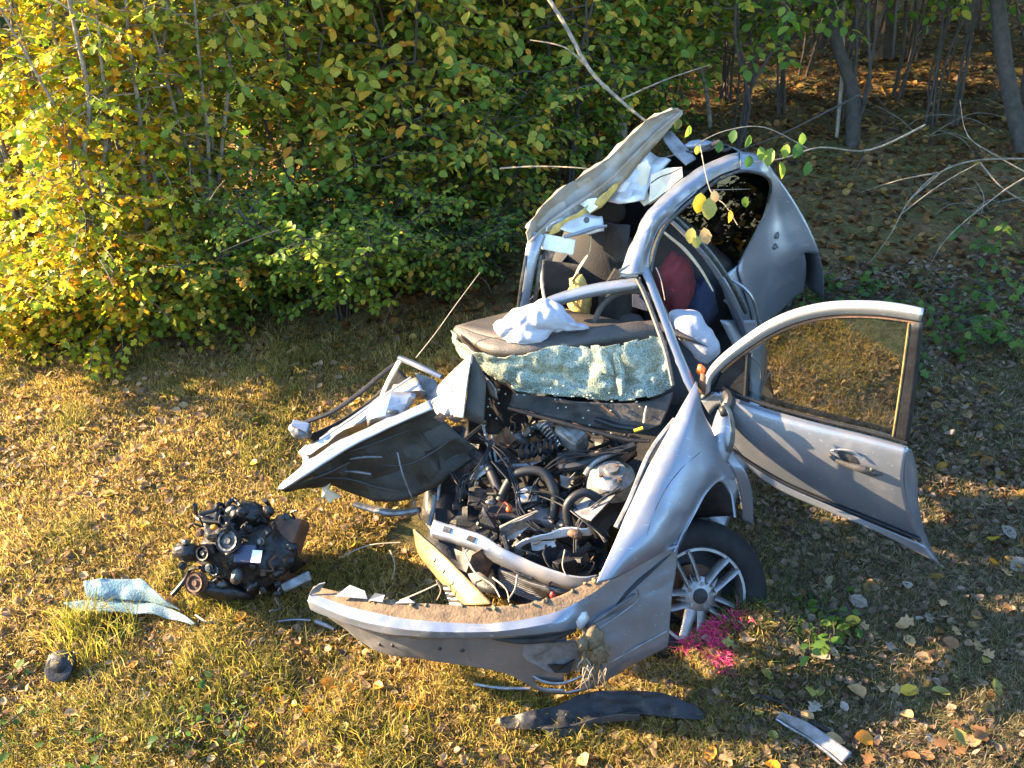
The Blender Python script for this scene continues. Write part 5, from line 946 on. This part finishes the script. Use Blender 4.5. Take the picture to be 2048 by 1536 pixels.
for i, (x, y) in enumerate([(-9, 12), (-7, 13), (-6, 15.5), (-8, 18), (-11, 14), (3.6, 10.5), (6.5, 9), (1.5, 14), (5, 14), (9, 13), (-2, 13), (13, 10), (-1, 18), (5, 19), (11, 19), (6.8, 6.2), (9.5, 4.2), (8.5, 8.2)]):  # first five added to shade the far floor, last three to darken reflections
    k = ['beyond the leaf-covered slope', 'at the dark back of the wood'][y > 12.5]
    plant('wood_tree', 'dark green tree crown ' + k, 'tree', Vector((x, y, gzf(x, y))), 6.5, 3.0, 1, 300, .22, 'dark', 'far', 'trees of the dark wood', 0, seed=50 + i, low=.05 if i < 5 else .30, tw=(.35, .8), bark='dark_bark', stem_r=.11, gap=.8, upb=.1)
for i, (x, y) in enumerate([(5.4, 5.2), (5.8, 4.0), (6.4, 6.8), (6.2, 2.9)]):  # unseen shrubs, added so the side window reflects dark leaves
    plant('unseen_shrub', 'dark shrub added out of view to darken the window reflection', 'shrub', Vector((x, y, gzf(x, y))), 2.6, 1.5, 6, 200, .10, 'dark', 'far', 'added shrubs out of view that darken reflections', 0, seed=300 + i, low=.02, tw=(.35, .85), bark='dark_bark', ex=1.1)
# trees and trunks one can tell apart
def trunk(name, label, pts, rad, bark, f=None, group=None, cat='tree', twigs=0, pal='green', seed=1):
    p = conv(pts, f or D); root = thing(name, label, cat, p[0], group)
    tube('trunk', p, rad, bark, root, 6, 10)
    return root
tg = 'grey trunks rising behind the wreck'
def up(px, py, *more):
    b = G(px, py); d = (b - CAM).dot(FW); return [b - Vector((0, 0, .1)), D(px, py - 6, d * .998)] + [D(q[0], q[1], d * (q[2] if len(q) > 2 else 1)) for q in more]
def tree(label, pts, rad, bark, crown=160, seed=1, h=3.2, pal='green'):
    top = pts[-1]; d = (top - pts[-2]).normalized(); e = top + d * 1.2 + Vector((0, 0, .8)); e2 = e + Vector((.2, .3, 1.6))
    root = thing('young_tree', label, 'tree', pts[0], tg)
    tr = tube('trunk', pts + [e, e2], [rad, rad * .9, rad * .5], bark, root, 6, 10)
    global rng; rng = np.random.default_rng(seed); pos, dr, no, sz = [], [], [], []; tv = []; tf = []; nv = 0
    for i in range(crown):
        u = rng.uniform(0, 1); st = np.array(top.lerp(e, u) if rng.uniform() < .5 else e.lerp(e2, u)); a = rng.uniform(0, 6.28)
        tp = twig_points(st, np.array([math.cos(a), math.sin(a), .25]), rng.uniform(.5, 1.5), .5, 9)
        v, f = tube(None, [Vector(q) for q in tp[::3]], [.012, .002], None, None, 1, 3, cap=False); tv += v; tf += [tuple(q + nv for q in g) for g in f]; nv += len(v)
        for k in range(2, 10):
            pos.append(tp[k]); dr.append(np.array([rng.normal(), rng.normal(), rng.normal(-.3, .4)])); no.append(np.array([0, 0, 1.]) + rng.normal(0, .5, 3)); sz.append(.09 * rng.uniform(.7, 1.2))
    if crown:
        tag(pyd('branches', tv, tf, bark, root), kind='stuff')
        tag(link('crown', leaves_mesh('crown', *map(np.array, (pos, dr, no, sz)), 'ovate', LM[pal]), root), kind='stuff')
    return root
tree('thick grey trunk rising straight behind the peeled roof', up(1245, 330, (1240, 240), (1222, 120), (1212, 0), (1205, -80)), .055, 'bark', 160, 71)
tree('grey trunk leaning beside the thick one behind the roof', up(1195, 320, (1178, 250), (1150, 160), (1120, 60), (1100, -60)), .038, 'bark', 110, 72)
tree('pale thin stem standing among the hazel leaves', up(800, 400, (790, 300), (775, 190), (762, 90), (765, -60)), .03, 'pale_twig', 60, 73)
tree('pale crooked stem with a bend beside the orange hazel leaves', up(850, 380, (845, 250), (830, 150), (838, 60), (835, -60)), .022, 'pale_twig', 50, 74)
tree('warm brown stem deep in the green part of the hedge', up(605, 330, (602, 200), (598, 90), (600, -60)), .03, 'pale_twig', 60, 75)
tree('thin brown stem in the shadowed gap of the hedge', up(480, 330, (476, 230), (468, 120), (462, -50)), .025, 'pale_twig', 60, 76)
tree('dark leaning trunk with a crooked foot in the leaf litter', up(1705, 285, (1708, 210), (1700, 160), (1672, 80), (1650, -60)), .06, 'dark_bark', 90, 77)
tree('mossy dark trunk beside the right-hand boughs', up(2046, 300, (2030, 230), (2010, 130), (1995, 0), (1990, -60)), .07, 'dark_bark', 90, 78)
tree('pale sapling stem behind the grey trunks', up(1305, 260, (1300, 170), (1296, 90), (1292, -60)), .03, 'pale_twig', 40, 79)
tree('short pale stem standing in sunlit leaf litter', up(1674, 275, (1680, 200), (1686, 120), (1690, -40)), .016, 'pale_twig', 30, 80)
tree('slim crooked stem beside the pale sapling', up(1420, 250, (1405, 150), (1362, 60), (1345, -60)), .02, 'bark', 40, 81)
# bare boughs and twigs
def bare(name, label, lines, mat='pale_twig', group='bare twigs and boughs over the shaded slope', cat='branch'):
    root = thing(name, label, cat, conv(lines[0][0], D)[0], group)
    for pts, rad in lines: tube('bough' if rad[0] > .006 else 'twig', pts, rad, mat, root, 5, 6, D)
    return root
bare('bare_branch', 'long bare branch leaning down onto the peeled roof', [([(1080, -30, 6.4), (1130, 50, 6.35), (1180, 140, 6.3), (1240, 200, 6.2), (1295, 245, 6.1)], [.014, .012, .008]), ([(1180, 140, 6.3), (1130, 95, 6.4), (1060, 80, 6.5)], [.007, .003]), ([(1240, 200, 6.2), (1330, 160, 6.3), (1420, 130, 6.4)], [.006, .002])], 'bark')
bare('bare_branch', 'forked bare bough sweeping over the leaf litter beside the wreck', [([(2100, 318, 6.6), (1960, 320, 6.5), (1880, 345, 6.4), (1820, 400, 6.3), (1780, 470, 6.3), (1740, 525, 6.4)], [.006, .005, .004, .002]), ([(1880, 345, 6.4), (1800, 360, 6.5), (1720, 385, 6.7)], [.006, .002]), ([(1830, 390, 6.35), (1900, 330, 6.5)], [.004, .003]), ([(1800, 430, 6.3), (1880, 370, 6.2), (1960, 325, 6.3)], [.004, .003])], 'bark')
bare('bare_branch', 'thin bare bough crossing over the forked one', [([(1920, 200, 6.9), (1935, 270, 6.8), (1990, 310, 6.7), (2100, 370, 6.6)], [.002, .004, .005]), ([(1960, 325, 6.6), (2010, 380, 6.5), (2100, 430, 6.5)], [.005, .006]), ([(2100, 330, 6.4), (2010, 380, 6.3), (1900, 470, 6.3), (1860, 530, 6.4)], [.007, .004, .002])], 'bark')
bare('bare_branch', 'thin dark twig arching from the wood floor to the rear roof', [([(1720, 190, 7.6), (1650, 225, 7.3), (1560, 270, 7.0), (1480, 300, 6.8)], [.009, .006, .003]), ([(1800, 270, 7.2), (1740, 300, 7.0), (1700, 360, 6.9)], [.005, .003])], 'dark_bark')
bare('bare_branch', 'dry stem lying level in front of the roof', [([(1000, 337, 6.0), (1060, 333, 5.8), (1130, 334, 5.7), (1185, 338, 5.6)], [.005, .004, .003])], 'bark')
for i, (a, b_) in enumerate([((560, 460), (440, 505)), ((420, 400), (450, 360)), ((200, 520), (228, 575)), ((340, 640), (300, 600))]):
    bare('bare_branch', ['dry twig poking out under the hazel sprays', 'short dry twig in the shadowed gap of the hedge', 'dead stem inside the golden shrub foot', 'dead twig at the foot of the yellow-green shrub'][i], [([(a[0], a[1], 5.7), ((a[0] + b_[0]) / 2, (a[1] + b_[1]) / 2 - 3, 5.6), (b_[0], b_[1], 5.5)], [.004, .003, .002])], 'dark_bark', 'dry twigs in the hedge', 'twig')
random.seed(61)
for i, (px, py, lab) in enumerate([(1960, 420, 'tangle of thin bare twigs below the forked bough'), (1830, 260, 'tangle of thin bare twigs beside the dark leaning trunk'), (1560, 180, 'thin bare twigs above the rear roof'), (2010, 230, 'thin bare twigs in front of the mossy trunk'), (950, 560, 'thin bare brambles beside the right windscreen pillar'), (1450, 90, 'thin bare twigs high behind the roof tip')]):
    b0 = G(px, py); d0 = (b0 - CAM).dot(FW); 
    root = thing('bare_twigs', lab, 'twigs', b0, 'tangles of bare twigs')
    for k in range(11):
        a = random.uniform(-1.2, 1.2); L = random.uniform(.35, .95); p = b0 + Vector((random.uniform(-.15, .15), random.uniform(-.1, .1), -.03)); pts = [p]
        dv = Vector((math.sin(a), random.uniform(-.5, .3), random.uniform(.5, 1.1)))
        for q in range(4): dv = dv + Vector((random.uniform(-.35, .35), random.uniform(-.3, .3), -.22)); pts.append(pts[-1] + dv.normalized() * L / 4)
        tube('twig', pts, [.0045, .0015], 'bark' if k % 2 else 'dark_bark', root, 4, 4)
# the leafy twig that hangs over the rear of the wreck
tw = thing('hanging_twig', 'leafy twig hanging over the rear roof and side window of the wreck', 'branch', D(1850, 250, 5.4))
lines = [([(1850, 250, 5.6), (1740, 300, 5.3), (1640, 295, 5.1), (1560, 318, 5.0), (1470, 328, 4.9)], [.006, .004, .002]), ([(1620, 300, 5.1), (1530, 255, 5.0), (1450, 262, 4.95), (1390, 290, 4.9)], [.003, .002]), ([(1400, 290, 4.9), (1420, 380, 4.7), (1450, 410, 4.65), (1475, 450, 4.6)], [.003, .002]), ([(1420, 380, 4.7), (1500, 378, 4.75)], [.002, .001])]
for pts, rad in lines: tube('twig', pts, rad, 'bark', tw, 5, 5, D)
lp = [(1545, 325, 60, 'hazel'), (1560, 350, 55, 'hazel'), (1500, 330, 40, 'green'), (1600, 310, 50, 'green'), (1618, 345, 45, 'green'), (1575, 310, 45, 'hazel'), (1520, 315, 45, 'green'), (1470, 280, 42, 'green'), (1440, 300, 36, 'green'), (1605, 285, 40, 'green'), (1500, 290, 40, 'green'), (1490, 410, 34, 'hazel'), (1460, 440, 40, 'hazel'), (1380, 270, 40, 'green'), (1360, 255, 36, 'dark'), (1395, 305, 28, 'hazel')]
for px, py, L, pal in lp:
    p = D(px, py - L / 2, 4.85); d = np.array([[random.uniform(-.35, .25), -.2, -1.0]]); nn_ = np.array([[random.uniform(-1.4, 1.2), -1, random.uniform(-.2, .6)]]); pal = 'ground_plant' if pal == 'green' else pal
    leaf_objects(tw, np.array([p]), d, nn_, np.array([L * .66 / FPX * 4.85]), 'ovate', pal, LO[pal])
for px, py, L, ang, key in [(1402, 385, 62, -.1, 'yellow'), (1418, 395, 66, .05, 'olive'), (1428, 380, 40, .1, 'tan'), (1385, 455, 48, -.15, 'olive'), (1408, 455, 52, .25, 'tan'), (1392, 470, 40, .1, 'olive')]:
    p = D(px, py, 4.62); leaf_objects(tw, np.array([p]), np.array([[ang, -.15, -1.0]]), np.array([[random.uniform(-.5, .5), -1, .3]]), np.array([L * .7 / FPX * 4.62]), 'ovate', 'f' + key, FL[key])
# small plants on the shaded slope
gp = 'small leafy plants on the shaded slope'
for i, (px, py, n, h, sp, lab) in enumerate([(1955, 545, 9, .42, .16, 'tall leafy seedling under the forked bough'), (1975, 710, 8, .22, .14, 'low seedling with broad leaves right of the open door'), (1735, 600, 12, .14, .30, 'patch of ground ivy above the open door top'), (1650, 590, 10, .12, .2, 'ground ivy against the rear wheel arch'),
      (1905, 640, 12, .14, .3, 'patch of ground ivy beside the door rear edge'), (2020, 620, 12, .2, .3, 'broad leaved plants near the forked bough tip'), (1640, 1255, 7, .07, .14, 'broad weed on shaded grass right of the wheel'), (1840, 720, 7, .1, .15, 'weed growing close to the door rear pillar'),
      (1700, 1240, 5, .05, .12, 'flat weed among brown leaves away from the wheel'), (150, 1515, 9, .1, .16, 'bright sunlit weed in front of the black plastic housing'), (400, 1465, 9, .08, .2, 'sunlit clover patch in front of the broken glass sheet'), (30, 1430, 9, .07, .2, 'clover patch beside the black plastic housing')]):
    plant('ground_plant', lab, 'plant', G(px, py), h, sp * 2.2, 5, n * 2, .055 if i < 9 else .04, 'ground_plant', 'lobed' if i % 2 else 'ovate', gp if i < 9 else 'small weeds on the sunlit grass', 24, seed=100 + i, low=.3, spread=.6, stem_r=.0025, tw=(.25, .5), gap=.9, upb=.2, bark='dark_bark')

# ------------------------------------------------------------------ grass and leaf litter
def wrecked(x, y):                                             # footprint of the car, kept clear of grass
    q = np.stack([x - ORG.x, y - ORG.y], -1); h = np.array([AX.x, AX.y]); h /= np.linalg.norm(h); l = np.array([WW.x, WW.y])
    a = q @ h; s = q @ l; return (a > .1) & (a < 3.2) & (s < -.05) & (s > -1.65)
def scatter(n, xr, yr, dens):
    x = rng.uniform(*xr, n); y = rng.uniform(*yr, n); k = rng.uniform(0, 1, n) < dens(x, y); x, y = x[k], y[k]
    v, px, py, dep = inview(np.stack([x, y, gz(x, y)], -1), 900); return x[v], y[v], px[v], py[v], dep[v]
def forest(x, y):                                              # 0 on the verge, 1 under the trees
    return np.maximum(sm(5.3, 6.3, y + .12 * x + .5 * (vnoise(x, y, 1.3, 8) - .5)), sm(1.5, 2.6, x + .25 * (y - 3.5) + .8 * (vnoise(x, y, 1.1, 5) - .5)) * .75)
def gzr(x, y): return gz(x, y) + .022 * (vnoise(x, y, 9, 1) - .5) + .03 * (vnoise(x, y, 3.5, 2) - .5) - .008
def blades(name, x, y, h, w, lean, mat, label, parent=None):
    n = len(x); z = gzr(x, y) - .004; a = rng.uniform(0, 6.283, n); b = rng.uniform(0, 6.283, n); l = lean * h * rng.uniform(.2, 1.6, n)
    ca, sa = np.cos(a) * w, np.sin(a) * w; dx, dy = np.cos(b) * l, np.sin(b) * l
    P = np.stack([np.stack([x - ca, y - sa, z], -1), np.stack([x + ca, y + sa, z], -1), np.stack([x + dx * .35 + ca * .8, y + dy * .35 + sa * .8, z + h * .6], -1), np.stack([x + dx * .35 - ca * .8, y + dy * .35 - sa * .8, z + h * .6], -1),
                  np.stack([x + dx, y + dy, z + h * (1 - .25 * lean)], -1)], 1).reshape(-1, 3)
    i = np.arange(n)[:, None] * 5; Fq = np.concatenate([i + np.array([[0, 1, 2, 3]]), i + np.array([[3, 2, 4, 4]])], 0)
    me = bpy.data.meshes.new(name); me.vertices.add(len(P)); me.vertices.foreach_set('co', P.astype(np.float32).ravel())
    q = (i + np.array([[0, 1, 2, 3]])).ravel(); tr = (i + np.array([[3, 2, 4]])).ravel()
    me.loops.add(7 * n); me.loops.foreach_set('vertex_index', np.concatenate([q, tr]).astype(np.int32)); me.polygons.add(2 * n)
    me.polygons.foreach_set('loop_start', np.concatenate([np.arange(n) * 4, 4 * n + np.arange(n) * 3]).astype(np.int32)); me.materials.append(mat); me.update(calc_edges=True)
    return link(name, me, parent)
rng = np.random.default_rng(5)
x, y, px, py, dep = scatter(600000, (-4.4, 3.2), (2.35, 7.2), lambda x, y: (1 - forest(x, y)) * (.3 + .9 * vnoise(x, y, 2.4, 4)) * (~wrecked(x, y)) * sm(.9, .2, (x - .2 * (y - 3)) * .7))
n = len(x); tag(blades('dry_grass', x, y, rng.uniform(.018, .060, n) * (.6 + .8 * vnoise(x, y, 3, 6)), rng.uniform(.0012, .0028, n), .95, LM['straw'], ''), 'short golden dry grass on the sunlit verge', 'grass', kind='stuff')
x, y, px, py, dep = scatter(360000, (-4.2, 3.4), (2.35, 6.5), lambda x, y: (1 - forest(x, y)) * sm(.62, .82, vnoise(x, y, 3.3, 12) + .24 * sm(3.8, 3.2, y)) * (~wrecked(x, y)) * .8 * sm(1.5, .4, x))
n = len(x); tag(blades('green_grass', x, y, rng.uniform(.03, .085, n), rng.uniform(.0013, .003, n), .7, LM['grass'], ''), 'patchy green grass on the near verge', 'grass', kind='stuff')
x, y, px, py, dep = scatter(450000, (-.2, 5.0), (2.35, 7.5), lambda x, y: sm(.1, .9, x) * (.25 + .8 * vnoise(x, y, 2.2, 21)) * (~wrecked(x, y)) * sm(6.8, 4.6, y + .1 * x) * .9)
n = len(x); tag(blades('shaded_grass', x, y, rng.uniform(.02, .06, n), rng.uniform(.0012, .0026, n), 1.0, LM['shade'], ''), 'thin grey-green grass in the shade of the wreck', 'grass', kind='stuff')
def tuft(px, py, n, h, r, pal, label, lean=.6):
    p = G(px, py); a = rng.uniform(0, 6.283, n); q = r * np.sqrt(rng.uniform(0, 1, n)); root = thing('grass_tuft', label, 'grass tuft', p, 'tall grass tufts')
    b = blades('blades', p.x + np.cos(a) * q, p.y + np.sin(a) * q * .8, h * rng.uniform(.45, 1.15, n), rng.uniform(.0014, .0032, n), lean, LM[pal], '', root); tag(b, kind='stuff'); return root
tuft(185, 1285, 273, 0.200, 0.22, 'fresh', 'bright green grass tuft in front of the broken glass sheet')
tuft(160, 1255, 130, 0.200, 0.08, 'fresh', 'narrow yellow-green grass tuft touching the broken glass sheet')
tuft(325, 1395, 325, 0.136, 0.37, 'grass', 'wide olive grass tuft between the black housing and the bumper')
tuft(440, 1410, 260, 0.128, 0.34, 'fresh', 'fresh grass tuft on the open verge left of the bumper')
tuft(375, 1220, 78, 0.110, 0.07, 'fresh', 'small grass tuft under the detached engine')
tuft(465, 1220, 78, 0.110, 0.06, 'fresh', 'small sunlit tuft at the near foot of the detached engine')
tuft(690, 1525, 325, 0.144, 0.42, 'fresh', 'fresh grass tuft on the verge before the bumper middle')
tuft(1030, 1470, 169, 0.112, 0.27, 'fresh', 'grass tuft growing through the black undertray end')
tuft(1580, 1250, 403, 0.096, 0.34, 'deep', 'deep green grass tuft beside the front wheel', 1.0)
tuft(1480, 1215, 130, 0.100, 0.10, 'deep', 'deep green tuft touching the wheel rim', .9)
tuft(760, 1310, 169, 0.096, 0.34, 'grass', 'grass tuft just before the bumper lower lip')
tuft(560, 1370, 195, 0.104, 0.34, 'grass', 'olive grass tuft left of the bumper end')
tuft(60, 1110, 195, 0.096, 0.34, 'grass', 'olive grass tuft on the sunny slope above the glass sheet')
def litter(name, x, y, size, kind, mat, label, tilt=.5, lift=.006):
    n = len(x); a = rng.uniform(0, 6.283, n); pos = np.stack([x, y, gzr(x, y) + lift * rng.uniform(.3, 2.0, n)], -1)
    d = np.stack([np.cos(a), np.sin(a), rng.normal(.05, .25, n)], -1); nn_ = np.stack([rng.normal(0, tilt, n), rng.normal(-.1, tilt, n), np.ones(n)], -1)
    return tag(link(name, leaves_mesh(name, pos, d, nn_, size, kind, mat), None), label, 'leaf litter', kind='stuff')
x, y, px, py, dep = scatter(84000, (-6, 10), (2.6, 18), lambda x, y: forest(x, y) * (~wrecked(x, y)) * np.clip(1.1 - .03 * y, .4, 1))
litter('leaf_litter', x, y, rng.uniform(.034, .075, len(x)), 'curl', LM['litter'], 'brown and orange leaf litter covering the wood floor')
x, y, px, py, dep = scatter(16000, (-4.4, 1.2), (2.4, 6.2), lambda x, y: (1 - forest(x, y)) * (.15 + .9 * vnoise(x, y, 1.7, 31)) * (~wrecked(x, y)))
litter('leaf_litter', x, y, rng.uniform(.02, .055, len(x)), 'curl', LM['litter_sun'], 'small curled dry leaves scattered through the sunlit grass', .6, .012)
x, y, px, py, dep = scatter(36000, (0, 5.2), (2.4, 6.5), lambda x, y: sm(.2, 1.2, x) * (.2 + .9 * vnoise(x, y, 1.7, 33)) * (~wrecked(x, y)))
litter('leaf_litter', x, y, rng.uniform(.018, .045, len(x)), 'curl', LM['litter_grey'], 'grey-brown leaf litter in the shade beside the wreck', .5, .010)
# leaves one can pick out singly
def fallen(px, py, L, key, kind='curl'):
    p = G(px, py); a = random.uniform(0, 6.28); z = float(gzr(p.x, p.y)) + .022; lit_ = px < 1000
    o = leaf_objects(None, np.array([[p.x, p.y, z]]), np.array([[math.cos(a), math.sin(a), random.uniform(-.05, .25)]]), np.array([[random.uniform(-.4, .4), random.uniform(-.7, .1), 1]]), np.array([L]), kind, 'f' + key, FL[key], 'fallen_leaf')[0]
    where = 'lying on the sunlit grass' if lit_ else 'lying on the shaded ground beside the wreck'
    tag(o, {'yellow': 'bright yellow', 'orange': 'orange', 'brown': 'dark brown', 'tan': 'tan', 'pale': 'pale grey-pink', 'olive': 'olive green'}[key] + ' fallen leaf ' + where, 'leaf', key + ' leaves ' + ('on the sunlit grass' if lit_ else 'in the shade'))
for q in [(675, 1372, .075, 'orange'), (745, 1375, .06, 'orange'), (470, 1250, .065, 'orange'), (405, 1222, .05, 'yellow'), (320, 890, .075, 'orange'), (520, 835, .075, 'yellow'), (205, 995, .07, 'yellow'), (290, 1050, .05, 'yellow'), (315, 820, .05, 'orange'), (430, 1055, .05, 'yellow'), (125, 990, .045, 'orange'),
          (1100, 1300, .06, 'yellow'), (690, 1395, .06, 'orange'), (1130, 1430, .08, 'tan'), (230, 1220, .05, 'brown'), (1745, 1485, .085, 'orange'), (1690, 1490, .09, 'tan'), (1800, 1385, .08, 'yellow'), (1995, 1400, .08, 'olive'), (1900, 1395, .08, 'olive'), (1860, 1330, .07, 'brown'), (2020, 1140, .10, 'pale'), (1735, 1215, .09, 'pale'),
          (1620, 1320, .09, 'pale'), (1590, 1300, .08, 'brown'), (1700, 1370, .1, 'tan'), (1985, 1080, .08, 'yellow'), (2030, 1080, .09, 'pale'), (1865, 1330, .08, 'tan'), (1760, 1000, .06, 'pale'), (1890, 870, .08, 'pale'), (1940, 840, .08, 'tan'), (1690, 1250, .07, 'yellow'), (1930, 1500, .08, 'olive'), (1160, 1510, .08, 'tan'), (1415, 1525, .07, 'orange'), (1530, 1525, .07, 'orange')]: fallen(*q)
random.seed(21)
for i in range(130):
    if i < 70: fallen(random.uniform(10, 900), random.uniform(760, 1520) if i % 3 else random.uniform(1300, 1530), random.uniform(.035, .06), random.choice(['tan', 'brown', 'orange', 'tan', 'yellow', 'olive']))
    else: fallen(random.uniform(1420, 2040), random.uniform(1150, 1525), random.uniform(.04, .075), random.choice(['tan', 'brown', 'pale', 'brown', 'olive', 'tan']), random.choice(['curl', 'lobed']))
rng = np.random.default_rng(78)
n = len(PINK[0]); tag(blades('painted_blades', PINK[0], PINK[1], rng.uniform(.025, .065, n), rng.uniform(.002, .004, n), 1.2, M['pink'], '', pk), kind='stuff')
